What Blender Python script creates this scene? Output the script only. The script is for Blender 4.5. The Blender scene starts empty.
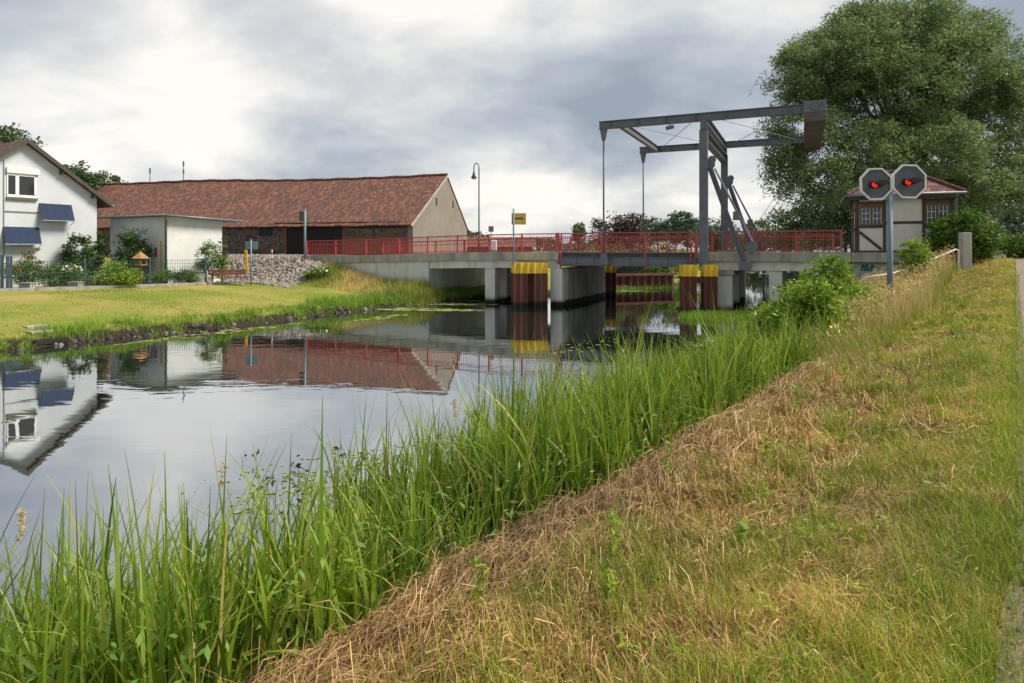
import bpy, math, random
import numpy as np
from mathutils import Vector, Matrix

random.seed(7)
rng = np.random.default_rng(11)
sc = bpy.context.scene
COL = sc.collection
F, HY, EYE = 640.0, 250.0, 3.34          # focal length in pixels, horizon row, eye above water


def U(px, py, Y):
    """point at distance Y that the photograph shows at pixel (px, py)"""
    return np.array([(px - 512) / F * Y, Y, EYE - (py - HY) / F * Y])


def smooth(t):
    t = np.clip(t, 0, 1)
    return t * t * (3 - 2 * t)


# ------------------------------------------------------------------ materials
def new_mat(name):
    m = bpy.data.materials.new(name)
    m.use_nodes = True
    nt = m.node_tree
    nt.nodes.clear()
    out = nt.nodes.new('ShaderNodeOutputMaterial')
    return m, nt, out


def N(nt, typ, **kw):
    n = nt.nodes.new(typ)
    for k, v in kw.items():
        if k.startswith('i_'):
            key = k[2:]
            key = int(key) if key.isdigit() else key.replace('_', ' ')
            n.inputs[key].default_value = v
        else:
            setattr(n, k, v)
    return n


def rgba(c):
    return (c[0], c[1], c[2], 1.0)


def ramp(nt, fac, stops):
    r = nt.nodes.new('ShaderNodeValToRGB')
    els = r.color_ramp.elements
    while len(els) < len(stops):
        els.new(0.5)
    for e, (p, c) in zip(els, stops):
        e.position = p
        e.color = rgba(c) if len(c) == 3 else c
    nt.links.new(fac, r.inputs[0])
    return r.outputs[0]


def noise(nt, vec, scale, detail=5, rough=.6, dist=0.0):
    n = N(nt, 'ShaderNodeTexNoise')
    n.inputs['Scale'].default_value = scale
    n.inputs['Detail'].default_value = detail
    n.inputs['Roughness'].default_value = rough
    n.inputs['Distortion'].default_value = dist
    nt.links.new(vec, n.inputs['Vector'])
    return n.outputs['Fac']


def mixc(nt, fac, a, b, blend='MIX'):
    m = N(nt, 'ShaderNodeMix', data_type='RGBA', blend_type=blend)
    for sock, v in ((0, fac), (6, a), (7, b)):
        if hasattr(v, 'is_output'):
            nt.links.new(v, m.inputs[sock])
        elif sock == 0:
            m.inputs[0].default_value = v
        else:
            m.inputs[sock].default_value = rgba(v)
    return m.outputs[2]


def finish(nt, out, color, rough=.7, bump=None, bstr=.3, bdist=.02, metal=0, spec=.4):
    p = N(nt, 'ShaderNodeBsdfPrincipled')
    if hasattr(color, 'is_output'):
        nt.links.new(color, p.inputs['Base Color'])
    else:
        p.inputs['Base Color'].default_value = rgba(color)
    if hasattr(rough, 'is_output'):
        nt.links.new(rough, p.inputs['Roughness'])
    else:
        p.inputs['Roughness'].default_value = rough
    p.inputs['Metallic'].default_value = metal
    p.inputs['Specular IOR Level'].default_value = spec
    if bump is not None:
        b = N(nt, 'ShaderNodeBump')
        b.inputs['Strength'].default_value = bstr
        b.inputs['Distance'].default_value = bdist
        nt.links.new(bump, b.inputs['Height'])
        nt.links.new(b.outputs[0], p.inputs['Normal'])
    nt.links.new(p.outputs[0], out.inputs[0])
    return p


def coords(nt, which='Object'):
    return N(nt, 'ShaderNodeTexCoord').outputs[which]


def mat(name, c1, c2, scale=3, rough=.7, bump=.0, bscale=40, stain=None, sscale=.8, samount=.5, metal=0, spec=.4,
        stretch=None, detail=6):
    m, nt, out = new_mat(name)
    v = coords(nt)
    if stretch:
        mp = N(nt, 'ShaderNodeMapping')
        mp.inputs['Scale'].default_value = stretch
        nt.links.new(v, mp.inputs[0])
        v2 = mp.outputs[0]
    else:
        v2 = v
    f = noise(nt, v2, scale, detail, .65)
    c = ramp(nt, f, [(.3, c1), (.7, c2)])
    if stain:
        g = noise(nt, v2, sscale, 7, .7)
        gm = ramp(nt, g, [(.5, (0, 0, 0)), (.72, (samount,) * 3)])
        c = mixc(nt, gm, c, stain)
    bh = noise(nt, v, bscale, 4, .6) if bump else None
    finish(nt, out, c, rough, bh, bump, .02, metal, spec)
    return m


def leaf_mat(name, stops, trans=.35, rough=.5, gloss=.03, spatial=0):
    """leaves / blades: colour differs from leaf to leaf; some light passes through"""
    m, nt, out = new_mat(name)
    g = N(nt, 'ShaderNodeNewGeometry')
    o = coords(nt)
    r_ = g.outputs['Random Per Island']
    if spatial:
        a_ = N(nt, 'ShaderNodeMath', operation='MULTIPLY_ADD')
        nt.links.new(noise(nt, o, 1.5, 5, .6), a_.inputs[0])
        a_.inputs[1].default_value = spatial
        a_.inputs[2].default_value = -.5 * spatial + .25 - (.07 if spatial > 2 else 0)
        b_ = N(nt, 'ShaderNodeMath', operation='MULTIPLY_ADD')
        nt.links.new(r_, b_.inputs[0])
        b_.inputs[1].default_value = .5
        nt.links.new(a_.outputs[0], b_.inputs[2])
        r_ = b_.outputs[0]
    c = ramp(nt, r_, stops)
    f = noise(nt, o, .55, 3, .5)
    k = ramp(nt, f, [(.3, (.8, .85, .78)), (.7, (1.3, 1.22, 1.0))])
    c = mixc(nt, 1.0, c, k, 'MULTIPLY')
    d = N(nt, 'ShaderNodeBsdfDiffuse')
    t = N(nt, 'ShaderNodeBsdfTranslucent')
    gl = N(nt, 'ShaderNodeBsdfGlossy')
    gl.inputs['Roughness'].default_value = rough
    for n in (d, t):
        nt.links.new(c, n.inputs[0])
    gl.inputs[0].default_value = (.9, .9, .9, 1)
    m1 = N(nt, 'ShaderNodeMixShader')
    m1.inputs[0].default_value = trans
    nt.links.new(d.outputs[0], m1.inputs[1])
    nt.links.new(t.outputs[0], m1.inputs[2])
    m2 = N(nt, 'ShaderNodeMixShader')
    m2.inputs[0].default_value = gloss
    nt.links.new(m1.outputs[0], m2.inputs[1])
    nt.links.new(gl.outputs[0], m2.inputs[2])
    nt.links.new(m2.outputs[0], out.inputs[0])
    return m


MT = {}
MT['concrete'] = mat('pale_concrete', (.56, .56, .51), (.70, .70, .64), 1.2, .85, .25, 30, (.2, .2, .18), 1.1, .6, stretch=(1, 1, .35))
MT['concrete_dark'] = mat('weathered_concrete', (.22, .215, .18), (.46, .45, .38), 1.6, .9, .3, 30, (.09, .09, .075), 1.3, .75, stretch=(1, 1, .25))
MT['concrete_plain'] = mat('grey_concrete', (.30, .29, .27), (.42, .41, .38), 3, .9, .3, 40, (.17, .16, .14), 2, .6)
MT['steel'] = mat('grey_painted_steel', (.105, .115, .13), (.15, .163, .18), 2.2, .5, .06, 50, (.085, .08, .075), 1.5, .55)
MT['steel_dark'] = mat('dark_deck_steel', (.028, .028, .03), (.07, .07, .072), 2, .7, .2, 40, (.09, .07, .05), 1.4, .5)
MT['steel_blue'] = mat('blue_grey_paint', (.13, .19, .23), (.18, .25, .30), 3, .5, .05, 60)
MT['rust_plate'] = mat('dirty_brown_plate', (.085, .072, .064), (.145, .125, .11), 1.6, .8, .2, 30)
MT['red_paint'] = mat('red_rail_paint', (.38, .05, .055), (.50, .09, .09), 2.5, .5, .05, 60, (.30, .12, .10), 1.5, .5)
MT['yellow'] = mat('yellow_paint', (.62, .40, .02), (.78, .55, .035), 3, .55, .1, 30, (.30, .17, .05), 2.4, .75, stretch=(1, 1, .3))
MT['yellow_sign'] = mat('dull_yellow_board', (.46, .31, .05), (.56, .39, .07), 3, .5)
MT['black_paint_and_shade'] = mat('black_paint_and_shade', (.012, .012, .012), (.025, .025, .025), 5, .6)  # real black paint; on barn openings it paints the dark inside
MT['sheet_pile'] = mat('rusty_sheet_pile', (.085, .030, .022), (.15, .055, .04), 1.6, .85, .3, 25, (.05, .028, .022), 1.2, .7, stretch=(1, 1, .3))
MT['white_paint'] = mat('white_paint', (.70, .70, .69), (.80, .80, .79), 4, .5, .05, 60)
MT['white_dirty'] = mat('off_white_paint', (.62, .62, .61), (.78, .78, .77), 3, .5, .05, 60, (.35, .35, .34), 3, .5)
MT['render_white'] = mat('white_house_render', (.47, .505, .54), (.565, .595, .63), .8, .9, .12, 120, (.5, .52, .54), .7, .4, stretch=(1, 1, .5))
MT['shed_white'] = mat('white_shed_render', (.56, .58, .58), (.67, .68, .68), 1.0, .9, .12, 90, (.42, .43, .40), .9, .5)
MT['cream'] = mat('cream_plaster', (.60, .57, .50), (.72, .69, .62), 1.6, .9, .1, 70, (.46, .42, .35), 1.3, .4)
MT['barn_plaster'] = mat('grey_plaster', (.19, .168, .147), (.255, .228, .20), .7, .95, .25, 25, (.17, .15, .13), .45, .7)
MT['timber'] = mat('dark_timber', (.045, .032, .024), (.095, .07, .052), 2, .8, .2, 40)
MT['timber_brown'] = mat('brown_window_wood', (.10, .055, .028), (.17, .09, .045), 3, .6, .1, 40)
MT['timber_black'] = mat('black_barn_wood', (.012, .010, .009), (.032, .027, .024), 3, .9, .2, 30, stretch=(6, 6, .4))
MT['bench_wood'] = mat('red_brown_bench_wood', (.17, .055, .035), (.25, .085, .05), 6, .6, .1, 40)
MT['bird_wood'] = mat('honey_wood', (.24, .125, .045), (.36, .20, .075), 6, .6, .1, 40)
MT['blue_awning'] = mat('navy_awning_cloth', (.005, .016, .050), (.010, .028, .075), 2.5, .8, .1, 80)
MT['gutter'] = mat('zinc_gutter', (.15, .17, .19), (.22, .24, .26), 3, .45, 0, 30, metal=.3)
MT['roof_edge'] = mat('dark_verge_board', (.045, .042, .045), (.075, .065, .065), 3, .7, .1, 40)
MT['fence'] = mat('blue_grey_fence_coating', (.032, .055, .075), (.05, .08, .10), 4, .5)
MT['lamp_green'] = mat('dark_green_paint', (.03, .055, .045), (.05, .08, .065), 3, .5)
MT['granite'] = mat('pink_granite', (.22, .17, .155), (.42, .36, .33), 1.2, .85, .3, 20)
MT['asphalt'] = mat('asphalt', (.05, .05, .05), (.085, .083, .08), 3, .9, .3, 80)
MT['bark'] = mat('tree_bark', (.045, .035, .026), (.11, .09, .07), 3, .95, .6, 12, stretch=(3, 3, .6))
MT['brick_red'] = mat('red_brick_block', (.34, .11, .065), (.46, .17, .10), 6, .85, .3, 30)
MT['chimney'] = mat('orange_chimney_brick', (.42, .22, .13), (.55, .32, .20), 5, .9, .2, 30)
MT['signal_face'] = mat('signal_slate_face', (.055, .068, .085), (.105, .12, .14), 5, .55, .05, 50, (.16, .17, .18), 4, .4)
MT['brown_building'] = mat('brown_cladding', (.10, .06, .05), (.16, .10, .08), 1, .9)
MT['dark_cladding'] = mat('dark_grey_cladding', (.045, .05, .058), (.07, .075, .085), .8, .8)
MT['cable'] = mat('thin_steel_cable', (.16, .17, .18), (.22, .23, .24), 3, .5)
MT['hay_stem'] = MT['bird_wood']

# glass: dark interior-looking, reflective
m, nt, out = new_mat('window_glass')
finish(nt, out, (.025, .03, .03), .04, spec=.9)
MT['glass'] = m
m, nt, out = new_mat('red_lamp_glow')
e = N(nt, 'ShaderNodeEmission')
e.inputs[0].default_value = (1, .012, .008, 1)
e.inputs[1].default_value = 1.6
nt.links.new(e.outputs[0], out.inputs[0])
MT['red_lamp'] = m


def tile_mat(name, c1, c2, c3, w=.19, h=.30, moss=.35):
    m, nt, out = new_mat(name)
    uv = coords(nt, 'UV')
    ob = coords(nt)
    wob = N(nt, 'ShaderNodeVectorMath', operation='ADD')
    nz = N(nt, 'ShaderNodeTexNoise')
    nz.inputs['Scale'].default_value = .7
    nt.links.new(ob, nz.inputs['Vector'])
    sub = N(nt, 'ShaderNodeVectorMath', operation='MULTIPLY_ADD')
    sub.inputs[1].default_value = (.06, .10, 0)
    sub.inputs[2].default_value = (-.03, -.05, 0)
    nt.links.new(nz.outputs['Color'], sub.inputs[0])
    nt.links.new(uv, wob.inputs[0])
    nt.links.new(sub.outputs[0], wob.inputs[1])
    b = N(nt, 'ShaderNodeTexBrick')
    nt.links.new(wob.outputs[0], b.inputs['Vector'])
    b.inputs['Color1'].default_value = rgba(c1)
    b.inputs['Color2'].default_value = rgba(c2)
    b.inputs['Mortar'].default_value = (.02, .012, .01, 1)  # dark joints that also paint the shadow lines between tile rows
    b.inputs['Scale'].default_value = 1
    b.inputs['Mortar Size'].default_value = .03
    b.inputs['Mortar Smooth'].default_value = .8
    b.inputs['Brick Width'].default_value = w
    b.inputs['Row Height'].default_value = h
    b.inputs['Bias'].default_value = -.1
    c = b.outputs['Color']
    # weathered individual tiles
    mp = N(nt, 'ShaderNodeVectorMath', operation='MULTIPLY')
    mp.inputs[1].default_value = (1 / w, 1 / h, 1)
    nt.links.new(wob.outputs[0], mp.inputs[0])
    fl = N(nt, 'ShaderNodeVectorMath', operation='FLOOR')
    nt.links.new(mp.outputs[0], fl.inputs[0])
    wn = N(nt, 'ShaderNodeTexWhiteNoise')
    nt.links.new(fl.outputs[0], wn.inputs['Vector'])
    c = mixc(nt, ramp(nt, wn.outputs['Value'], [(.55, (0, 0, 0)), (.9, (.8,) * 3)]), c, c3)
    c = mixc(nt, ramp(nt, wn.outputs['Value'], [(0, (.5,) * 3), (.16, (0, 0, 0))]), c, (.34, .16, .10))
    g = noise(nt, ob, .35, 6, .7)
    c = mixc(nt, ramp(nt, g, [(.48, (0, 0, 0)), (.75, (moss,) * 3)]), c, (.05, .04, .032))
    finish(nt, out, c, .85, b.outputs['Fac'], -.6, .03)
    return m


MT['barn_tiles'] = tile_mat('old_red_roof_tiles', (.235, .095, .06), (.13, .062, .046), (.065, .045, .04), .24, .36, .5)
MT['hut_tiles'] = tile_mat('red_brown_hut_tiles', (.17, .062, .05), (.115, .048, .042), (.075, .042, .04), .2, .24, .2)


def stone_mat(name):
    m, nt, out = new_mat(name)
    ob = coords(nt, 'UV')
    v = N(nt, 'ShaderNodeTexVoronoi', feature='F1')
    v.inputs['Scale'].default_value = 4.6
    nt.links.new(ob, v.inputs['Vector'])
    sep = N(nt, 'ShaderNodeSeparateColor')
    nt.links.new(v.outputs['Color'], sep.inputs[0])
    c = ramp(nt, sep.outputs[0], [(0, (.045, .04, .036)), (.35, (.11, .075, .055)), (.6, (.16, .10, .07)), (.85, (.20, .15, .115)), (1, (.08, .07, .065))])
    v2 = N(nt, 'ShaderNodeTexVoronoi', feature='DISTANCE_TO_EDGE')
    v2.inputs['Scale'].default_value = 4.6
    nt.links.new(ob, v2.inputs['Vector'])
    e = ramp(nt, v2.outputs[0], [(0.02, (1, 1, 1)), (.09, (0, 0, 0))])
    c = mixc(nt, e, c, (.13, .105, .085))
    finish(nt, out, c, .9, v2.outputs[0], .5, .05)
    return m


MT['fieldstone'] = stone_mat('fieldstone_masonry')


def brickwall_mat(name):
    m, nt, out = new_mat(name)
    b = N(nt, 'ShaderNodeTexBrick')
    nt.links.new(coords(nt, 'UV'), b.inputs['Vector'])
    b.inputs['Color1'].default_value = (.22, .085, .055, 1)
    b.inputs['Color2'].default_value = (.14, .06, .045, 1)
    b.inputs['Mortar'].default_value = (.16, .12, .095, 1)
    b.inputs['Scale'].default_value = 1
    b.inputs['Mortar Size'].default_value = .012
    b.inputs['Brick Width'].default_value = .25
    b.inputs['Row Height'].default_value = .085
    f = noise(nt, coords(nt), 1.2, 6, .7)
    c = mixc(nt, ramp(nt, f, [(.45, (0, 0, 0)), (.7, (.7,) * 3)]), b.outputs[0], (.09, .06, .05))
    finish(nt, out, c, .9, b.outputs['Fac'], -.4, .02)
    return m


MT['brickwork'] = brickwall_mat('old_brickwork')


def stain_base(name, z0):
    """pale concrete with an orange-brown waterline stain near the base (object z)"""
    m, nt, out = new_mat(name)
    ob = coords(nt)
    f = noise(nt, ob, 1.4, 6, .65)
    c = ramp(nt, f, [(.3, (.54, .54, .49)), (.7, (.68, .68, .62))])
    g = noise(nt, ob, 3, 4, .6)
    geo = N(nt, 'ShaderNodeNewGeometry')
    sp = N(nt, 'ShaderNodeSeparateXYZ')
    nt.links.new(geo.outputs['Position'], sp.inputs[0])
    ad = N(nt, 'ShaderNodeMath', operation='MULTIPLY_ADD')
    nt.links.new(g, ad.inputs[0])
    ad.inputs[1].default_value = .3
    nt.links.new(sp.outputs[2], ad.inputs[2])
    k = ramp(nt, ad.outputs[0], [(z0 - .25, (.0, .0, .0)), (z0, (1, 1, 1))])
    c = mixc(nt, k, (.24, .16, .10), c)
    finish(nt, out, c, .88, noise(nt, ob, 30, 4), .25, .02)
    return m


MT['pier'] = stain_base('pier_concrete', .62)

def algae(name, z0=.16):
    """dark slimy band left by the water at the foot of piles and piers"""
    nt = MT[name].node_tree
    pr = [n for n in nt.nodes if n.type == 'BSDF_PRINCIPLED'][0]
    src = pr.inputs['Base Color'].links[0].from_socket
    geo = N(nt, 'ShaderNodeNewGeometry')
    sp_ = N(nt, 'ShaderNodeSeparateXYZ')
    nt.links.new(geo.outputs['Position'], sp_.inputs[0])
    a = N(nt, 'ShaderNodeMath', operation='MULTIPLY_ADD')
    nt.links.new(noise(nt, geo.outputs['Position'], 2.5, 4), a.inputs[0])
    a.inputs[1].default_value = -.3
    nt.links.new(sp_.outputs[2], a.inputs[2])
    k = ramp(nt, a.outputs[0], [(z0 - .08, (0, 0, 0)), (z0 + .06, (1, 1, 1))])
    nt.links.new(mixc(nt, k, (.012, .013, .008), src), pr.inputs['Base Color'])


MT['pile_foot'] = MT['sheet_pile']
algae('sheet_pile')
algae('pier', .1)
algae('concrete_dark', .2)

# vegetation
G = leaf_mat
MT['reed'] = G('reed_leaf', [(0, (.08, .165, .012)), (.4, (.16, .27, .02)), (.75, (.24, .34, .035)), (.95, (.31, .37, .06)), (1, (.44, .36, .14))], .45)
MT['herb'] = G('herb_leaf', [(0, (.06, .15, .018)), (.6, (.11, .22, .03)), (1, (.18, .29, .05))], .35)
MT['grass_mix'] = G('mown_grass', [(0, (.18, .24, .02)), (.35, (.29, .34, .035)), (.5, (.42, .39, .07)), (.62, (.52, .41, .14)), (.8, (.50, .35, .16)), (1, (.27, .16, .07))], .3, spatial=2.2)
MT['grass_green'] = G('green_grass', [(0, (.12, .2, .015)), (.5, (.22, .31, .03)), (.85, (.32, .37, .05)), (1, (.42, .36, .12))], .35)
MT['grass_olive'] = G('olive_tall_grass', [(0, (.13, .2, .022)), (.5, (.24, .30, .04)), (.8, (.33, .33, .08)), (1, (.46, .37, .16))], .35)
MT['straw'] = G('dry_straw', [(0, (.14, .08, .035)), (.3, (.29, .18, .08)), (.7, (.42, .28, .13)), (1, (.55, .41, .22))], .1)
MT['hay'] = G('raked_hay_strand', [(0, (.07, .043, .022)), (.35, (.21, .135, .065)), (.7, (.37, .25, .125)), (1, (.58, .45, .27))], .1, spatial=1.0)
MT['dry_grass'] = G('dry_standing_grass', [(0, (.34, .25, .10)), (.4, (.52, .40, .19)), (.8, (.66, .52, .28)), (1, (.28, .30, .07))], .3)
MT['edge_grass'] = G('bright_bank_grass', [(0, (.08, .19, .01)), (.5, (.16, .30, .02)), (1, (.26, .36, .045))], .35)
MT['lawn_blade'] = G('lawn_blades', [(0, (.11, .19, .018)), (.5, (.18, .265, .035)), (.8, (.29, .30, .06)), (1, (.42, .33, .11))], .3)
MT['willow'] = G('willow_leaf', [(0, (.08, .14, .055)), (.4, (.14, .215, .082)), (.8, (.205, .285, .125)), (1, (.27, .34, .18))], .45)
MT['bush_bright'] = G('bright_shrub_leaf', [(0, (.09, .19, .012)), (.5, (.19, .32, .022)), (1, (.33, .44, .05))], .4)
MT['bush_mid'] = G('mid_green_leaf', [(0, (.045, .11, .014)), (.5, (.09, .18, .022)), (1, (.16, .26, .04))], .3)
MT['bush_dark'] = G('dark_green_leaf', [(0, (.025, .065, .014)), (.5, (.05, .11, .022)), (1, (.085, .16, .035))], .25)
MT['tree_dark'] = G('dark_tree_leaf', [(0, (.03, .065, .03)), (.5, (.055, .105, .046)), (1, (.09, .15, .065))], .25)
MT['tree_haze'] = G('haze_tinted_tree_leaf', [(0, (.05, .095, .07)), (.5, (.075, .13, .092)), (1, (.10, .16, .11))], .25)  # blue haze of distance painted into the leaf colour
MT['tree_pale'] = G('pale_tree_leaf', [(0, (.06, .10, .05)), (.5, (.09, .14, .07)), (1, (.13, .18, .09))], .3)
MT['tree_purple'] = G('purple_tree_leaf', [(0, (.05, .038, .038)), (.5, (.08, .06, .058)), (1, (.11, .085, .08))], .2)
MT['bush_olive'] = G('olive_shrub_leaf', [(0, (.09, .09, .02)), (.5, (.15, .14, .03)), (1, (.2, .16, .05))], .3)
MT['white_flower'] = G('white_petal', [(0, (.7, .68, .64)), (1, (.82, .8, .78))], .3)
MT['pink_flower'] = G('pink_petal', [(0, (.5, .10, .14)), (1, (.65, .22, .26))], .3)
MT['purple_flower'] = G('lavender_petal', [(0, (.16, .12, .24)), (1, (.24, .18, .34))], .3)
MT['yellow_flower'] = G('yellow_petal', [(0, (.6, .45, .03)), (1, (.72, .58, .05))], .3)
MT['duckweed'] = G('floating_weed', [(0, (.12, .16, .04)), (.6, (.22, .25, .09)), (1, (.38, .38, .22))], .1)
MT['dark_stem'] = G('dark_water_plant', [(0, (.02, .018, .015)), (1, (.06, .06, .03))], .1)

# ground materials
def ground_mat(name, greens, dry, bare, s1=.5, s2=2.2, extra=None):
    m, nt, out = new_mat(name)
    ob = coords(nt)
    a = noise(nt, ob, 9, 6, .7)
    c = ramp(nt, a, [(.3, greens[0]), (.7, greens[1])])
    b = noise(nt, ob, s1, 6, .65)
    c = mixc(nt, ramp(nt, b, [(.42, (0, 0, 0)), (.62, (.9,) * 3)]), c, dry)
    d = noise(nt, ob, s2, 7, .7)
    c = mixc(nt, ramp(nt, d, [(.55, (0, 0, 0)), (.75, (.8,) * 3)]), c, bare)
    finish(nt, out, c, .95, noise(nt, ob, 14, 6, .7), .8, .06, spec=.1)
    return m


MT['verge_soil'] = ground_mat('verge_thatch', ((.11, .115, .025), (.19, .17, .045)), (.25, .17, .075), (.085, .052, .026), .7, 2.6)
MT['lawn'] = ground_mat('far_lawn', ((.14, .19, .028), (.20, .25, .04)), (.33, .27, .085), (.28, .235, .07), .22, .6)

m, nt, out = new_mat('gravel_path')
ob = coords(nt)
a = noise(nt, ob, 30, 6, .75)
c = ramp(nt, a, [(.3, (.15, .125, .10)), (.7, (.33, .28, .23))])
b = noise(nt, ob, .9, 5, .6)
c = mixc(nt, ramp(nt, b, [(.45, (0, 0, 0)), (.7, (.6,) * 3)]), c, (.17, .13, .10))
finish(nt, out, c, .95, a, .8, .03, spec=.1)
MT['path'] = m

MT['lawn'].name = 'far_lawn_soil'
nt = MT['lawn'].node_tree
pr = [n for n in nt.nodes if n.type == 'BSDF_PRINCIPLED'][0]
src = pr.inputs['Base Color'].links[0].from_socket
geo = N(nt, 'ShaderNodeNewGeometry')
spz = N(nt, 'ShaderNodeSeparateXYZ')
nt.links.new(geo.outputs['Position'], spz.inputs[0])
zz = N(nt, 'ShaderNodeMath', operation='MULTIPLY_ADD')
nt.links.new(noise(nt, coords(nt), 1.5, 4), zz.inputs[0])
zz.inputs[1].default_value = -.35
nt.links.new(spz.outputs[2], zz.inputs[2])
nt.links.new(mixc(nt, ramp(nt, zz.outputs[0], [(.08, (0, 0, 0)), (.2, (1, 1, 1))]), (.035, .028, .02), src), pr.inputs['Base Color'])

# water: mirror with a faint ripple over a dark bed
m, nt, out = new_mat('canal_water')
ob = coords(nt)
mp = N(nt, 'ShaderNodeMapping')
mp.inputs['Scale'].default_value = (.55, 1.5, 1)
nt.links.new(ob, mp.inputs[0])
n1 = noise(nt, mp.outputs[0], 1.3, 3, .5, .3)
n2 = noise(nt, ob, .16, 3, .5)
pw = ramp(nt, n2, [(.35, (.15,) * 3), (.65, (1, 1, 1))])
mul = N(nt, 'ShaderNodeMath', operation='MULTIPLY')
nt.links.new(n1, mul.inputs[0])
nt.links.new(pw, mul.inputs[1])
bp = N(nt, 'ShaderNodeBump')
bp.inputs['Strength'].default_value = .10
bp.inputs['Distance'].default_value = .05
nt.links.new(mul.outputs[0], bp.inputs['Height'])
gl = N(nt, 'ShaderNodeBsdfGlossy')
gl.inputs['Roughness'].default_value = .015
gl.inputs['Color'].default_value = (.86, .89, .93, 1)
nt.links.new(bp.outputs[0], gl.inputs['Normal'])
df = N(nt, 'ShaderNodeBsdfDiffuse')
df.inputs[0].default_value = (.02, .024, .018, 1)
lw = N(nt, 'ShaderNodeLayerWeight')
lw.inputs['Blend'].default_value = .5
nt.links.new(bp.outputs[0], lw.inputs['Normal'])
mr = N(nt, 'ShaderNodeMapRange')
nt.links.new(lw.outputs['Facing'], mr.inputs[0])
mr.inputs[1].default_value = .2
mr.inputs[2].default_value = .95
mr.inputs[3].default_value = .37
mr.inputs[4].default_value = .82
mx = N(nt, 'ShaderNodeMixShader')
nt.links.new(mr.outputs[0], mx.inputs[0])
nt.links.new(df.outputs[0], mx.inputs[1])
nt.links.new(gl.outputs[0], mx.inputs[2])
nt.links.new(mx.outputs[0], out.inputs[0])
MT['water'] = m

# ------------------------------------------------------------------ mesh helpers
ORG = {}          # world origin of every object built (children keep their parent's origin)


def tag(o, label=None, cat=None, group=None, kind=None):
    if label:
        o['label'] = label
    if cat:
        o['category'] = cat
    if group:
        o['group'] = group
    if kind:
        o['kind'] = kind
    return o


def thing(name, label, cat, loc, group=None):
    o = bpy.data.objects.new(name, None)
    o.empty_display_size = .3
    COL.objects.link(o)
    o.location = [float(x) for x in loc]
    ORG[o.name] = np.array(loc, float)
    return tag(o, label, cat, group)


def copy_tree(o, parent=None):
    c = o.copy()
    COL.objects.link(c)
    if parent is not None:
        c.parent = parent
    for ch in list(o.children):
        copy_tree(ch, c)
    return c


def planar_uv(me, axis=None, vscale=1.7):
    nv = len(me.loops)
    uv = np.zeros((nv, 2), np.float32)
    for p in me.polygons:
        if axis is not None:
            for li in p.loop_indices:
                co = me.vertices[me.loops[li].vertex_index].co
                uv[li] = (co.x * axis[0] + co.y * axis[1], co.z * vscale)
            continue
        n = p.normal
        h = Vector((0, 0, 1)).cross(n)
        if h.length < .05:
            h = Vector((1, 0, 0))
        h.normalize()
        b = n.cross(h)
        for li in p.loop_indices:
            co = me.vertices[me.loops[li].vertex_index].co
            uv[li] = (co.dot(h), co.dot(b))
    l = me.uv_layers.new(name='UVMap')
    l.data.foreach_set('uv', uv.ravel())


def link(me, name, m, parent=None, origin=None, smooth=False):
    if m is not None:
        me.materials.append(MT[m] if isinstance(m, str) else m)
    if smooth:
        me.polygons.foreach_set('use_smooth', np.ones(len(me.polygons), bool))
    o = bpy.data.objects.new(name, me)
    COL.objects.link(o)
    if parent is not None:
        o.parent = parent
        ORG[o.name] = ORG[parent.name]
    else:
        org = np.zeros(3) if origin is None else np.array(origin, float)
        o.location = [float(x) for x in org]
        ORG[o.name] = org
    return o


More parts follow.
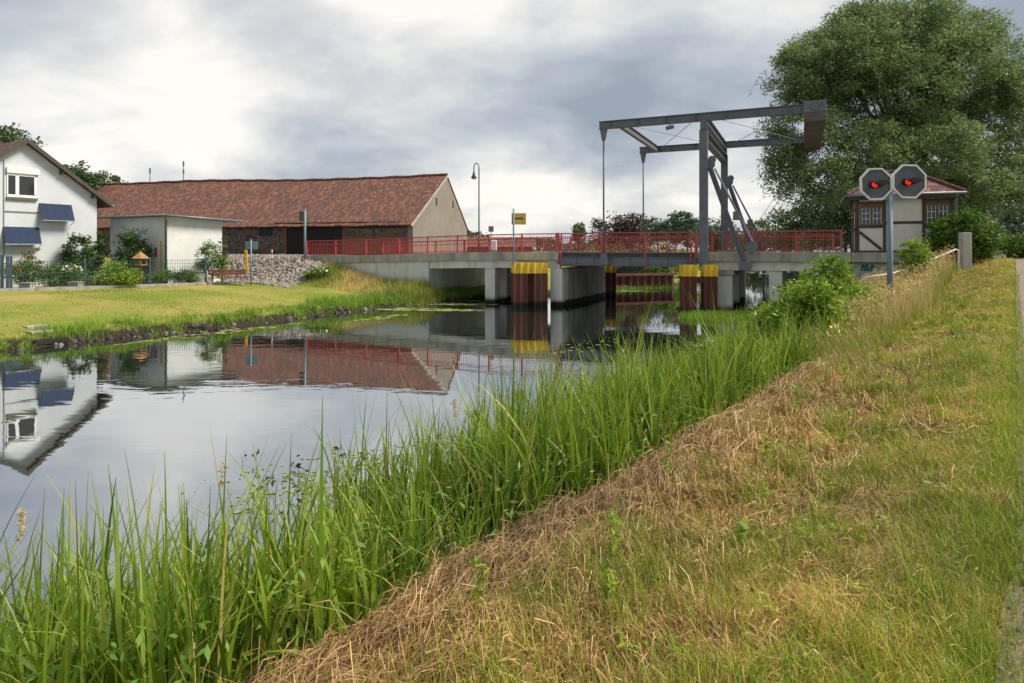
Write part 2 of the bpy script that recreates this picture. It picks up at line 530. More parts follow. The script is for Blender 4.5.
class MB:
    def __init__(s):
        s.v, s.f = [], []

    def add(s, vs, fs):
        n = len(s.v)
        s.v += [tuple(float(x) for x in v) for v in vs]
        s.f += [tuple(i + n for i in f) for f in fs]
        return s

    def obox(s, c, hx, hy, hz):
        c, hx, hy, hz = (np.array(a, float) for a in (c, hx, hy, hz))
        vs = [c + i * hx + j * hy + k * hz for k in (-1, 1) for j in (-1, 1) for i in (-1, 1)]
        return s.add(vs, [(0, 2, 3, 1), (4, 5, 7, 6), (0, 1, 5, 4), (2, 6, 7, 3), (0, 4, 6, 2), (1, 3, 7, 5)])

    def box(s, x0, x1, y0, y1, z0, z1):
        return s.obox(((x0 + x1) / 2, (y0 + y1) / 2, (z0 + z1) / 2), ((x1 - x0) / 2, 0, 0), (0, (y1 - y0) / 2, 0), (0, 0, (z1 - z0) / 2))

    def beam(s, p0, p1, w, h, up=(0, 0, 1)):
        p0, p1, up = (np.array(a, float) for a in (p0, p1, up))
        d = p1 - p0
        L = np.linalg.norm(d)
        d /= L
        if abs(np.dot(d, up)) > .98:
            up = np.array((1., 0, 0))
        sx = np.cross(d, up)
        sx /= np.linalg.norm(sx)
        uz = np.cross(sx, d)
        return s.obox((p0 + p1) / 2, d * L / 2, sx * w / 2, uz * h / 2)

    def tube(s, pts, r, n=8, cap=True):
        pts = [np.array(p, float) for p in pts]
        rs = r if hasattr(r, '__len__') else [r] * len(pts)
        base = len(s.v)
        prev = None
        for i, p in enumerate(pts):
            d = pts[min(i + 1, len(pts) - 1)] - pts[max(i - 1, 0)]
            d = d / (np.linalg.norm(d) + 1e-9)
            if prev is None:
                a = np.array((0, 0, 1.)) if abs(d[2]) < .9 else np.array((1., 0, 0))
                sx = np.cross(d, a)
            else:
                sx = prev - d * np.dot(prev, d)
            sx /= np.linalg.norm(sx) + 1e-9
            prev = sx
            sy = np.cross(d, sx)
            for k in range(n):
                t = 2 * math.pi * k / n
                s.v.append(tuple(p + rs[i] * (math.cos(t) * sx + math.sin(t) * sy)))
        for i in range(len(pts) - 1):
            for k in range(n):
                a, b = base + i * n + k, base + i * n + (k + 1) % n
                s.f.append((a, b, b + n, a + n))
        if cap:
            s.f.append(tuple(base + k for k in range(n))[::-1])
            e = base + (len(pts) - 1) * n
            s.f.append(tuple(e + k for k in range(n)))
        return s

    def prism(s, poly, ext):
        poly = [np.array(p, float) for p in poly]
        ext = np.array(ext, float)
        n = len(poly)
        vs = poly + [p + ext for p in poly]
        fs = [tuple(range(n))[::-1], tuple(range(n, 2 * n))] + [(i, (i + 1) % n, n + (i + 1) % n, n + i) for i in range(n)]
        return s.add(vs, fs)

    def lathe(s, c, prof, n=16):
        c = np.array(c, float)
        base = len(s.v)
        for r, z in prof:
            for k in range(n):
                t = 2 * math.pi * k / n
                s.v.append((c[0] + r * math.cos(t), c[1] + r * math.sin(t), c[2] + z))
        for i in range(len(prof) - 1):
            for k in range(n):
                a, b = base + i * n + k, base + i * n + (k + 1) % n
                s.f.append((a, b, b + n, a + n))
        s.f.append(tuple(base + k for k in range(n))[::-1])
        e = base + (len(prof) - 1) * n
        s.f.append(tuple(e + k for k in range(n)))
        return s

    def build(s, name, m, parent=None, origin=None, smooth=False, uv=False, bevel=0):
        org = ORG[parent.name] if parent is not None else (np.zeros(3) if origin is None else np.array(origin, float))
        me = bpy.data.meshes.new(name)
        vs = np.array(s.v) - org
        me.from_pydata([tuple(v) for v in vs], [], s.f)
        me.update()
        import bmesh
        bm = bmesh.new()
        bm.from_mesh(me)
        bmesh.ops.recalc_face_normals(bm, faces=bm.faces)
        bm.to_mesh(me)
        bm.free()
        if uv is True:
            planar_uv(me)
        elif uv:
            planar_uv(me, *uv)
        o = link(me, name, m, parent, org, smooth)
        if bevel:
            b = o.modifiers.new('bevel', 'BEVEL')
            b.width = bevel
            b.segments = 2
            b.limit_method = 'ANGLE'
        return o


def mesh_np(name, V, Q, m, parent=None, origin=None, smooth=False):
    """mesh from numpy arrays: V (n,3), Q (k,4)"""
    org = ORG[parent.name] if parent is not None else (np.zeros(3) if origin is None else np.array(origin, float))
    V = np.asarray(V, np.float32) - org.astype(np.float32)
    Q = np.asarray(Q, np.int32)
    me = bpy.data.meshes.new(name)
    me.vertices.add(len(V))
    me.vertices.foreach_set('co', V.ravel())
    k = Q.shape[1]
    me.loops.add(Q.size)
    me.loops.foreach_set('vertex_index', Q.ravel())
    me.polygons.add(len(Q))
    me.polygons.foreach_set('loop_start', np.arange(0, Q.size, k, dtype=np.int32))
    me.update(calc_edges=True)
    return link(me, name, m, parent, org, smooth)


def blades(P, H, W, yaw, bend, seg=3, twist=.0, flop=None):
    """grass / reed blades as tapering strips. P (n,3), others (n,)"""
    n = len(P)
    lean = np.stack([np.cos(yaw), np.sin(yaw)], 1)
    sa = yaw + math.pi / 2 + rng.normal(0, .5, n)
    side = np.stack([np.cos(sa), np.sin(sa)], 1)
    V = np.zeros((n, seg + 1, 2, 3))
    for k in range(seg + 1):
        t = k / seg
        th = bend * t * 1.25                      # arc: blade tips over as it rises
        th0 = np.maximum(th, 1e-3)
        R = 1.0 / np.maximum(bend * 1.25, 1e-3)
        hx = R * (1 - np.cos(th0))
        hz = R * np.sin(th0)
        c = np.zeros((n, 3))
        c[:, :2] = P[:, :2] + lean * (hx * H)[:, None]
        c[:, 2] = P[:, 2] + hz * H
        w = W * (1 - .92 * t ** 1.6) * .5
        if k == 0:
            w = w * .7
        V[:, k, 0, :2] = c[:, :2] - side * w[:, None]
        V[:, k, 1, :2] = c[:, :2] + side * w[:, None]
        V[:, k, 0, 2] = c[:, 2]
        V[:, k, 1, 2] = c[:, 2]
    V = V.reshape(-1, 3)
    base = (np.arange(n) * (seg + 1) * 2)[:, None]
    Q = []
    for k in range(seg):
        o = 2 * k
        Q.append(base + np.array([[o, o + 1, o + 3, o + 2]]))
    return V, np.concatenate(Q, 0)


def leaves(C, size, aspect=.5, droop=.0, up=.3, var=.4):
    """diamond leaves folded on the midrib at points C"""
    n = len(C)
    d = rng.normal(0, 1, (n, 3))
    d[:, 2] = d[:, 2] * .6 - droop
    d /= np.linalg.norm(d, axis=1)[:, None]
    nn = rng.normal(0, 1, (n, 3))
    nn[:, 2] += up * 2
    s = np.cross(d, nn)
    s /= np.linalg.norm(s, axis=1)[:, None] + 1e-9
    nr = np.cross(s, d)
    L = size * (1 + rng.uniform(-var, var, n))[:, None]
    w = L * aspect * .5
    a = C - d * L * .5
    b = C + s * w + nr * w * .25
    c = C + d * L * .5
    e = C - s * w + nr * w * .25
    V = np.stack([a, b, c, e], 1).reshape(-1, 3)
    Q = np.arange(n * 4).reshape(-1, 4)
    return V, Q


def cat(parts):
    V, Q, o = [], [], 0
    for v, q in parts:
        V.append(v)
        Q.append(q + o)
        o += len(v)
    return np.concatenate(V), np.concatenate(Q)


def crown_points(lobes, n_clump, per, clump, shell=.55, droop=0):
    """lobes: list of (centre, (rx,ry,rz)); returns leaf points and clump centres"""
    vol = np.array([l[1][0] * l[1][1] * l[1][2] for l in lobes]) ** .67
    pick = rng.choice(len(lobes), n_clump, p=vol / vol.sum())
    cs = np.array([l[0] for l in lobes])[pick]
    rs = np.array([l[1] for l in lobes])[pick]
    d = rng.normal(0, 1, (n_clump, 3))
    d /= np.linalg.norm(d, axis=1)[:, None]
    r = rng.uniform(shell ** 3, 1, n_clump) ** (1 / 3)
    cc = cs + d * rs * r[:, None]
    sz = clump * rng.uniform(.6, 1.35, n_clump)
    o = rng.normal(0, 1, (n_clump * per, 3))
    o /= np.linalg.norm(o, axis=1)[:, None]
    o *= (rng.uniform(0, 1, len(o)) ** .42 * 1.75)[:, None]
    P = np.repeat(cc, per, 0) + o * np.repeat(sz, per)[:, None] * np.array([1, 1, .62])
    if droop:
        P[:, 2] -= np.abs(rng.normal(0, droop, len(P)))
    return P, cc


def limbs(mb, base, top, cc, r0, n=14, steps=6):
    """trunk from base to top, limbs reaching to some clump centres"""
    base, top = np.array(base, float), np.array(top, float)
    tp = []
    for i in range(6):
        t = i / 5
        tp.append(base + (top - base) * t + np.array([math.sin(3 * t + base[0]), math.cos(4 * t), 0]) * r0 * .5 * t)
    mb.tube(tp, [r0 * (1.35 if i == 0 else 1 - .1 * i) for i in range(6)], 9)
    idx = rng.choice(len(cc), min(n, len(cc)), replace=False)
    for i in idx:
        e = cc[i]
        t0 = random.uniform(.45, 1)
        s = base + (top - base) * t0
        L = np.linalg.norm(e - s)
        pts = []
        for k in range(steps + 1):
            t = k / steps
            p = s + (e - s) * t
            p[2] += math.sin(t * math.pi) * L * .12
            p += rng.normal(0, L * .02, 3) * (0 < k)
            pts.append(p)
        r = r0 * random.uniform(.2, .42)
        mb.tube(pts, [r * (1 - .88 * k / steps) for k in range(steps + 1)], 5, cap=False)


def tree(name, label, catg, base, lobes, leafm, n_clump, per, clump, size, aspect=.5, r0=.25, top=None, shell=.5, droop=0, group=None, nl=14, stem='trunk', ldroop=.0):
    t = thing(name, label, catg, base, group)
    P, cc = crown_points(lobes, n_clump, per, clump, shell, droop)
    gz = base[2] + .05
    P[:, 2] = np.maximum(P[:, 2], gz)
    V, Q = leaves(P, size, aspect, ldroop)
    mesh_np('crown' if stem == 'trunk' else 'foliage', V, Q, leafm, t)
    mb = MB()
    if top is None:
        c = np.mean([l[0] for l in lobes], 0)
        top = np.array(c)
    b = np.array(base, float)
    b[2] -= .15
    limbs(mb, b, top, cc, r0, nl)
    mb.build(stem, 'bark', t, smooth=True)
    return t
# ------------------------------------------------------------------ terrain
def US(u, s):
    u, s = np.asarray(u, float), np.asarray(s, float)
    return .618 * u - .786 * s, .786 * u + .618 * s


def to_us(X, Y):
    return .618 * X + .786 * Y, -.786 * X + .618 * Y


A2 = np.array([16.44, 31.6])
E1 = np.array([-.911, .413])
E2 = np.array([.413, .911])


def B(t, w, z):
    p = A2 + E1 * t + E2 * w
    return np.array([p[0], p[1], z])


def to_tw(X, Y):
    dx, dy = X - A2[0], Y - A2[1]
    return dx * E1[0] + dy * E1[1], dx * E2[0] + dy * E2[1]


def onbr(px, w, py=None):
    k = (px - 512) / F
    Y = (w + A2 @ E2) / (k * E2[0] + E2[1])
    t, _ = to_tw(k * Y, Y)
    return (t, Y) if py is None else (t, EYE - (py - HY) / F * Y)


def wob(x, y, f=1.0, seed=0.0):
    return (np.sin(x * 1.7 * f + 1.3 * np.sin(y * 1.1 * f + seed)) + np.sin(y * 2.3 * f + 1.7 * np.sin(x * .9 * f + 2 * seed)) + np.sin((x + y) * 3.1 * f + seed)) / 3


def patch(u, s, f=1.0, seed=0):
    return .5 + .5 * wob(u, s, f, seed)


def s_water(u):
    return np.interp(u, [-6, 14, 20, 26, 31, 36, 45, 300], [6.0, 6.0, 6.6, 8.6, 9.3, 9.0, 8.0, 8.0])


def hay_s(u):
    return 2.52 + .14 * wob(u, 0 * u, .7)


def z_near(u, s):
    u, s = np.asarray(u, float), np.asarray(s, float)
    P = 1.69 + 1.1 * smooth((u - 21) / 15) - .5 * smooth((u - 52) / 20)
    sw = s_water(u)
    s0 = 2.05
    t = (s - s0) / (sw - s0)
    bank = (P - .22) * (1 - t) - .10 * np.sin(np.clip(t, 0, 1) * math.pi)
    z = np.where(s < s0, P - .22 * smooth((s - .2) / (s0 - .2)), np.where(t < 1, bank, -.35 * (s - sw)))
    z = np.maximum(z, -1.0)
    rough = np.where((s > .15) & (s < 6.5), 1.0, 0.0) * (u < 60)
    z = z + rough * (.045 * wob(u, s, 1.6) + .046 * wob(u, s, 4.1, 2.0) + .024 * wob(u, s, 9.0, 5.0)) * smooth((s - .1) / .5)
    # ridge of raked hay along the top of the bank
    hay = np.exp(-((s - hay_s(u)) / .34) ** 2) * smooth((13.5 - u) / 3) * (.12 + .09 * wob(u, s, 1.9, 1.0) + .03 * wob(u, s, 5.2, 1.0))
    z = z + np.maximum(hay, 0)
    return z


def z_near_xy(X, Y):
    return z_near(*to_us(X, Y))


EDGE_PX = [(0, 352), (50, 346), (120, 338), (230, 328), (330, 314), (400, 307), (440, 303), (487, 298.5), (545, 295), (600, 290.5), (673, 287.5), (702, 281), (737, 273.5)]
EDGE = [np.array([-40., -20.])] + [np.array([(px - 512) / F, 1.0]) * (EYE * F / (py - HY)) for px, py in EDGE_PX] + [np.array([60., 135.]), np.array([220., 300.])]
EDGE = np.array(EDGE)
LANDPOLY = np.vstack([EDGE, [[220, 900], [-900, 900], [-900, -20]]])


def in_poly(X, Y, P):
    ins = np.zeros(X.shape, bool)
    j = len(P) - 1
    for i in range(len(P)):
        xi, yi, xj, yj = P[i][0], P[i][1], P[j][0], P[j][1]
        c = ((yi > Y) != (yj > Y)) & (X < (xj - xi) * (Y - yi) / (yj - yi + 1e-12) + xi)
        ins ^= c
        j = i
    return ins


def edge_dist(X, Y):
    d = np.full(X.shape, 1e9)
    for i in range(len(EDGE) - 1):
        a, b = EDGE[i], EDGE[i + 1]
        ab = b - a
        t = np.clip(((X - a[0]) * ab[0] + (Y - a[1]) * ab[1]) / (ab @ ab), 0, 1)
        d = np.minimum(d, np.hypot(X - a[0] - t * ab[0], Y - a[1] - t * ab[1]))
    return np.where(in_poly(X, Y, LANDPOLY), d, -d)


def z_deck(t):
    return 3.24 - .33 * smooth((np.asarray(t, float) - 16) / 19)


def z_far(X, Y):
    X, Y = np.asarray(X, float), np.asarray(Y, float)
    d = edge_dist(X, Y) + .25 * wob(X, Y, .9)
    z = np.interp(d, [-3, -.5, 0, .35, 1.2, 5, 11, 30], [-1, -.5, -.05, .28, .42, .8, 1.15, 1.2])
    z = z + .03 * wob(X, Y, .5) * (d > 1)
    t, w = to_tw(X, Y)
    ft = smooth((t - 25) / 11)
    near = smooth((w + 4.3) / 4.2)
    emb = np.where(w < 0, near, np.where(t > 30, 1, 1 - smooth((w - 9) / 5))) * np.where(w > 0, smooth((t - 23.5) / 8), ft)
    emb = np.where((w > -.1) & (t < 33.5) & (w < 9.8), 0, emb)
    z = np.where(d > 0, np.maximum(z, 1.15 * (emb > .02) * 0 + z * (1 - emb) + 2.86 * emb), z)
    return z


def cast(px, py, off=0.0):
    """the point of the far bank that pixel (px, py) looks at"""
    k = (px - 512) / F
    Ys = np.arange(15, 70, .05)
    zr = EYE - (py - HY) / F * Ys
    hit = np.nonzero(zr <= z_far(k * Ys, Ys) + off)[0]
    Y_ = Ys[hit[0]] if len(hit) else EYE * F / (py - HY)
    return np.array([k * Y_, Y_, EYE - (py - HY) / F * Y_])


def grid_mesh(name, xs, ys, fn, m, keep=None, origin=None, smoothf=True):
    gx, gy = np.meshgrid(xs, ys)
    X, Y, Z = fn(gx, gy)
    V = np.stack([X, Y, Z], -1).reshape(-1, 3)
    nx, ny = len(xs), len(ys)
    i = np.arange(nx * ny).reshape(ny, nx)
    Q = np.stack([i[:-1, :-1], i[:-1, 1:], i[1:, 1:], i[1:, :-1]], -1)
    if keep is not None:
        k = keep(X, Y)
        kk = k[:-1, :-1] | k[:-1, 1:] | k[1:, 1:] | k[1:, :-1]
        Q = Q[kk]
    return mesh_np(name, V, Q.reshape(-1, 4), m, None, origin, smoothf)


us = np.concatenate([np.arange(-5, 16, .14), np.arange(16, 60, .5), np.arange(60, 400, 12)])
ss = np.concatenate([[-300, -60, -20, -8, -4, -2.8], np.arange(-2.7, 0.2, .3), np.arange(.2, 7, .12), np.arange(7, 14, .5)])


def f_near(u, s):
    X, Y = US(u, s)
    return X, Y, z_near(u, s) - .012 * ((s > -2.65) & (s < .12))


tag(grid_mesh('near_bank', us, ss, f_near, 'verge_soil'), kind='structure')

pu = np.concatenate([np.arange(-5, 16, .08), np.arange(16, 46, 1)])
ps = np.linspace(-2.6, -.02, 12)


def f_path(u, s):
    edge = np.where(s > -.1, .10 * smooth((6 - u) / 4) + .025 * wob(u, s * 0, 1.3), 0)
    X, Y = US(u, s + edge)
    return X, Y, z_near(u, -1.0 + 0 * s) + .010 - .02 * np.exp(-((s + .7) / .3) ** 2) + .008 * wob(u, s, 3)


tag(grid_mesh('gravel_path', pu, ps, f_path, 'path'), kind='structure')

fx = np.concatenate([np.linspace(-900, -70, 14), np.arange(-66, 24, .55), np.arange(24, 90, 4), np.linspace(95, 700, 10)])
fy = np.concatenate([[-20, 0, 8, 12], np.arange(14, 70, .55), np.arange(70, 160, 4), np.linspace(165, 900, 14)])


def right_of_canal(X, Y):
    u, s = to_us(X, Y)
    return s < 9


tag(grid_mesh('far_bank', fx, fy, lambda x, y: (x, y, z_far(x, y)), 'lawn', keep=lambda X, Y: (edge_dist(X, Y) > -3.0)), kind='structure')

wb = MB()
wb.add([(-900, -60, 0), (900, -60, 0), (900, 900, 0), (-900, 900, 0)], [(0, 1, 2, 3)])
tag(wb.build('canal_water', 'water'), kind='structure')

# road on the embankment left of the bridge
rt = np.arange(34.4, 95, 1.0)
rw = np.linspace(.9, 8.6, 6)


def f_road(t, w):
    X = A2[0] + E1[0] * t + E2[0] * w
    Y = A2[1] + E1[1] * t + E2[1] * w
    return X, Y, 2.93 + .02 * np.sin(t)


tag(grid_mesh('road', rt, rw, f_road, 'asphalt'), kind='structure')

# ------------------------------------------------------------------ sky
w = bpy.data.worlds.new('World')
sc.world = w
w.use_nodes = True
nt = w.node_tree
nt.nodes.clear()
SUN_EL, SUN_AZ = 50, 93           # azimuth clockwise from +Y (view direction)
out = nt.nodes.new('ShaderNodeOutputWorld')
bg = nt.nodes.new('ShaderNodeBackground')
sky = nt.nodes.new('ShaderNodeTexSky')
sky.sky_type = 'NISHITA'
sky.sun_disc = False
sky.sun_elevation = math.radians(SUN_EL)
sky.sun_rotation = math.radians(SUN_AZ)
sky.dust_density = 2
d = coords(nt, 'Generated')
sp = N(nt, 'ShaderNodeSeparateXYZ')
nt.links.new(d, sp.inputs[0])
zc = N(nt, 'ShaderNodeMath', operation='MAXIMUM')
nt.links.new(sp.outputs[2], zc.inputs[0])
zc.inputs[1].default_value = 0
za = N(nt, 'ShaderNodeMath', operation='ADD')
nt.links.new(zc.outputs[0], za.inputs[0])
za.inputs[1].default_value = .42
dv = N(nt, 'ShaderNodeVectorMath', operation='DIVIDE')
cmb = N(nt, 'ShaderNodeCombineXYZ')
for i in range(3):
    nt.links.new(za.outputs[0], cmb.inputs[i])
nt.links.new(d, dv.inputs[0])
nt.links.new(cmb.outputs[0], dv.inputs[1])
mp = N(nt, 'ShaderNodeMapping')
mp.inputs['Location'].default_value = (3.1, 1.7, 0.0)
mp.inputs['Scale'].default_value = (1.0, 1.25, .3)
nt.links.new(dv.outputs[0], mp.inputs[0])
f1 = noise(nt, mp.outputs[0], 1.35, 6, .52, .25)
f2 = noise(nt, mp.outputs[0], 3.4, 7, .55, .25)
ad = N(nt, 'ShaderNodeMath', operation='MULTIPLY_ADD')
nt.links.new(f2, ad.inputs[0])
ad.inputs[1].default_value = .46
nt.links.new(f1, ad.inputs[2])
fac = ad.outputs[0]


def bump_dir(px, py, width, amp, prev):
    """brighter or darker stretch of cloud in one direction of the sky"""
    v = Vector(((px - 512) / F, 1, -(py - HY) / F)).normalized()
    dt = N(nt, 'ShaderNodeVectorMath', operation='DISTANCE')
    nt.links.new(d, dt.inputs[0])
    dt.inputs[1].default_value = v
    r = N(nt, 'ShaderNodeMapRange', interpolation_type='SMOOTHERSTEP')
    nt.links.new(dt.outputs['Value'], r.inputs[0])
    r.inputs[1].default_value = 0
    r.inputs[2].default_value = width
    r.inputs[3].default_value = amp
    r.inputs[4].default_value = 0
    a = N(nt, 'ShaderNodeMath', operation='ADD')
    nt.links.new(prev, a.inputs[0])
    nt.links.new(r.outputs[0], a.inputs[1])
    return a.outputs[0]


for args in ((395, 8, .26, .26), (535, 20, .22, .16), (160, 125, .36, .17), (740, 60, .34, .20), (500, 195, .24, .30), (300, 160, .3, .06), (660, 215, .3, .12),
             (590, 130, .32, -.15), (330, 90, .30, -.10), (250, 30, .28, -.06), (430, 120, .28, -.09), (680, 150, .3, -.05), (900, 120, .5, -.08)):
    fac = bump_dir(*args, fac)
cl = ramp(nt, fac, [(.56, (2.7, 3.1, 3.6)), (.69, (3.9, 4.25, 4.75)), (.81, (5.7, 5.85, 5.9)), (.97, (8.6, 8.3, 7.75))])
# ramp colours above 1 are kept, so the cloud layer is as bright as the sky it covers
mixn = N(nt, 'ShaderNodeMix', data_type='RGBA')
mixn.inputs[0].default_value = .90
nt.links.new(sky.outputs[0], mixn.inputs[6])
nt.links.new(cl, mixn.inputs[7])
nt.links.new(mixn.outputs[2], bg.inputs[0])
bg.inputs[1].default_value = .09
nt.links.new(bg.outputs[0], out.inputs[0])

sun = bpy.data.lights.new('sun', 'SUN')
sun.energy = 4.4
sun.angle = math.radians(20)
sun.color = (1, .91, .77)
so = bpy.data.objects.new('sun', sun)
COL.objects.link(so)
sd = Vector((math.sin(math.radians(SUN_AZ)) * math.cos(math.radians(SUN_EL)), math.cos(math.radians(SUN_AZ)) * math.cos(math.radians(SUN_EL)), math.sin(math.radians(SUN_EL))))
so.rotation_euler = sd.to_track_quat('Z', 'Y').to_euler()
so.location = (30, -20, 40)

cam = bpy.data.cameras.new('camera')
cam.sensor_width = 36
cam.lens = F * 36 / 1024
cam.shift_y = -(341.5 - HY) / 1024
cam.clip_end = 3000
cam.clip_start = .05
co = bpy.data.objects.new('camera', cam)
COL.objects.link(co)
co.location = (0, 0, EYE)
co.rotation_euler = (math.radians(90), 0, 0)
sc.camera = co
vs = sc.view_settings
vs.view_transform = 'Standard'
vs.look = 'None'
vs.exposure = .48
vs.gamma = 1
sc.cycles.use_denoising = True
sc.cycles.max_bounces = 8
sc.cycles.diffuse_bounces = 3
sc.cycles.transmission_bounces = 4

# ------------------------------------------------------------------ the drawbridge
class BB(MB):
    """boxes and bars in the bridge's own axes: t along, w across, z up"""
    def bb(s, t0, t1, w0, w1, z0, z1):
        c = B((t0 + t1) / 2, (w0 + w1) / 2, (z0 + z1) / 2)
        return s.obox(c, np.append(E1 * (t1 - t0) / 2, 0), np.append(E2 * (w1 - w0) / 2, 0), (0, 0, (z1 - z0) / 2))

    def tz(s, poly, w0, w1):
        return s.prism([B(t, w0, z) for t, z in poly], np.append(E2 * (w1 - w0), 0))

    def bar(s, a, b, w, h, up=(0, 0, 1)):
        return s.beam(B(*a), B(*b), w, h, up)


br = thing('drawbridge', 'grey steel drawbridge with red railings on pale concrete piers across the canal', 'drawbridge', B(11, 4.5, 0))
WF = 9.3                      # far edge


def deckpoly(a, b, d0, d1, n=8):
    ts = np.linspace(a, b, n)
    return [(t, z_deck(t) - d0) for t in ts] + [(t, z_deck(t) - d1) for t in ts[::-1]]


for a, b in ((-.25, 7.02), (14.98, 34.4)):
    o = BB().tz(deckpoly(a, b, .04, .42), .36, WF - .36).build('deck', 'concrete_plain', br)
    BB().tz(deckpoly(a, b, .012, .038), .9, WF - .9).build('asphalt', 'asphalt', o)
    for w0 in (-.15, WF - .35):
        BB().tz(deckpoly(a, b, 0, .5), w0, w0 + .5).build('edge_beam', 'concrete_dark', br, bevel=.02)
    b2 = min(b, 24.0)
    for w0 in (.1, 4.4, WF - .45):
        BB().tz(deckpoly(a + .02, b2, .502, .98), w0, w0 + .36).build('girder', 'concrete', br, bevel=.015)
# draw span
o = BB().bb(7.07, 14.93, .22, WF - .22, 3.0, 3.2).build('draw_deck', 'steel_dark', br)
m_ = BB()
for t in np.arange(7.7, 14.8, 1.1):
    m_.bb(t - .08, t + .08, .2, WF - .2, 2.62, 2.99)
m_.build('floor_beams', 'steel_dark', br)
for w0 in (-.06, WF - .12):
    g = BB()
    g.bb(7.07, 14.93, w0 + .06, w0 + .1, 2.46, 2.92)
    g.bb(7.07, 14.93, w0 - .02, w0 + .18, 2.43, 2.458)
    g.bb(7.07, 14.93, w0 - .02, w0 + .18, 2.922, 2.95)
    for t in np.arange(7.6, 14.8, 1.05):
        g.bb(t - .01, t + .01, w0 - .0, w0 + .058, 2.46, 2.92)
    g.build('edge_girder', 'steel', br)
    BB().bb(7.07, 14.93, w0 + .02, w0 + .2, 2.954, 3.19).build('deck_edge', 'steel_dark', br)

# piers, columns, abutments
BB().bb(14.85, 15.6, .12, .8, -1.2, 2.255).build('pier_column', 'pier', br, bevel=.03)
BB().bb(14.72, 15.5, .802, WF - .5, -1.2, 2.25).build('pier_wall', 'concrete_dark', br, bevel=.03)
for w0 in (1.9, 6.3):
    BB().bb(19.3, 20.0, w0, w0 + .75, -1.2, 2.255).build('column', 'pier', br, bevel=.03)
for w0 in (.2, 4.3, 8.3):
    BB().bb(19.3, 20.0, w0, w0 + .75, -1.2, 2.255).build('column', 'pier', br, bevel=.03)
    BB().bb(2.85, 3.5, w0, w0 + .7, -1.2, 2.255).build('column', 'pier', br, bevel=.03)
    BB().bb(5.3, 6.2, w0, w0 + .8, -1.2, 2.0).build('column', 'pier', br, bevel=.03)
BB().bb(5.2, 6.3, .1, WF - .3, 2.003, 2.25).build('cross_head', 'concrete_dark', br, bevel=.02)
BB().bb(24.0, 25.0, .2, WF - .3, -.5, 2.7).build('abutment', 'concrete', br, bevel=.02)
BB().tz([(23.99, -.5), (23.99, 2.62), (34.3, 2.35), (34.3, .6)], -.02, .34).build('wing_wall', 'concrete', br, bevel=.015)
BB().bb(-4.6, -.3, .12, WF - .2, -.8, 2.72).build('abutment', 'concrete_plain', br, bevel=.03)
BB().bb(-4.6, -.28, -.15, .6, 2.74, 3.22).build('edge_beam', 'concrete_dark', br, bevel=.02)
BB().bb(-4.6, -.29, .605, WF, 2.60, 3.18).build('deck', 'concrete_plain', br)
# faded teal scrawl on the abutment under the hut
gm = BB()
tg, zg = onbr(861, .1, 263), None
pts0 = [(861, 271), (863, 264.5), (865, 271), (867, 264), (868, 271), (870.5, 268), (873, 265), (871, 272)]
pl = [B(*((lambda q: (q[0], .108, q[1]))(onbr(px, .108, py)))) for px, py in pts0]
for a, b in zip(pl[:-1], pl[1:]):
    gm.beam(a, b, .10, .01, up=np.append(E2, 0))
MT['teal'] = mat('faded_teal_paint', (.03, .13, .15), (.06, .2, .2), 3, .8)
gm.build('graffiti', 'teal', br)


# railings
def railing(t0, t1, wr, step, drop=0.02, H=1.1, bal=True):
    zt = z_deck
    bars = BB()
    n = max(2, int(round((t1 - t0) / step)))
    seg = np.linspace(t0, t1, n + 1)
    for a, b in zip(seg[:-1], seg[1:]):
        for h, ww, hh in ((H - .03, .06, .06), (H - .33, .04, .04), (.1, .045, .045)):
            bars.bar((a, wr, zt(a) + h), (b, wr, zt(b) + h), ww, hh)
        k = int((b - a) / .135)
        for x in np.linspace(a, b, k + 1)[1:-1]:
            z = float(zt(x))
            bars.bb(x - .009, x + .009, wr - .009, wr + .009, z + .1, z + H - .05)
    r = bars.build('railing', 'red_paint', br)
    for x in seg:
        z = float(zt(x))
        BB().bb(x - .045, x + .045, wr - .04, wr + .04, z - drop, z + H + .005).build('railing_post', 'red_paint', r)


for wr in (.05, WF - .1):
    railing(15.2, 26.3, wr, 2.35)
    railing(26.42, 34.2, wr, 2.5)
    railing(.15, 6.35, wr, 2.05)
    railing(7.4, 14.85, wr - .06 if wr < 1 else wr + .06, 2.48, .62)
# joint posts
BB().bb(14.96, 15.1, -.1, .02, 2.5, 4.36).build('railing_post', 'red_paint', br)
BB().bb(7.05, 7.2, -.1, .02, 2.9, 4.36).build('railing_post', 'red_paint', br)

# portal
ZB0, ZB1 = 10.18, 10.62
for wr in (-.42, WF + .2):
    tp = onbr(703.8, -.42)[0]
    BB().bb(tp - .21, tp + .21, wr - .2, wr + .2, 2.45, 9.72).build('portal_post', 'steel', br, bevel=.02)
    BB().bb(tp - .16, tp + .16, wr - .23, wr + .23, 9.723, 10.17).build('bearing', 'steel', br, bevel=.03)
TP = onbr(703.8, -.42)[0]
TL = onbr(599.5, -.42)[0]
TR = onbr(817, -.42)[0]


def ibeam(p0, p1, wid, hgt, tf=.035, tw=.05):
    m = BB()
    p0, p1 = np.array(p0, float), np.array(p1, float)
    m.beam(p0, p1, tw, hgt - 2 * tf - .004)
    for sgn in (-1, 1):
        dz = np.array([0, 0, sgn * (hgt - tf) / 2])
        m.beam(p0 + dz, p1 + dz, wid, tf)
    return m


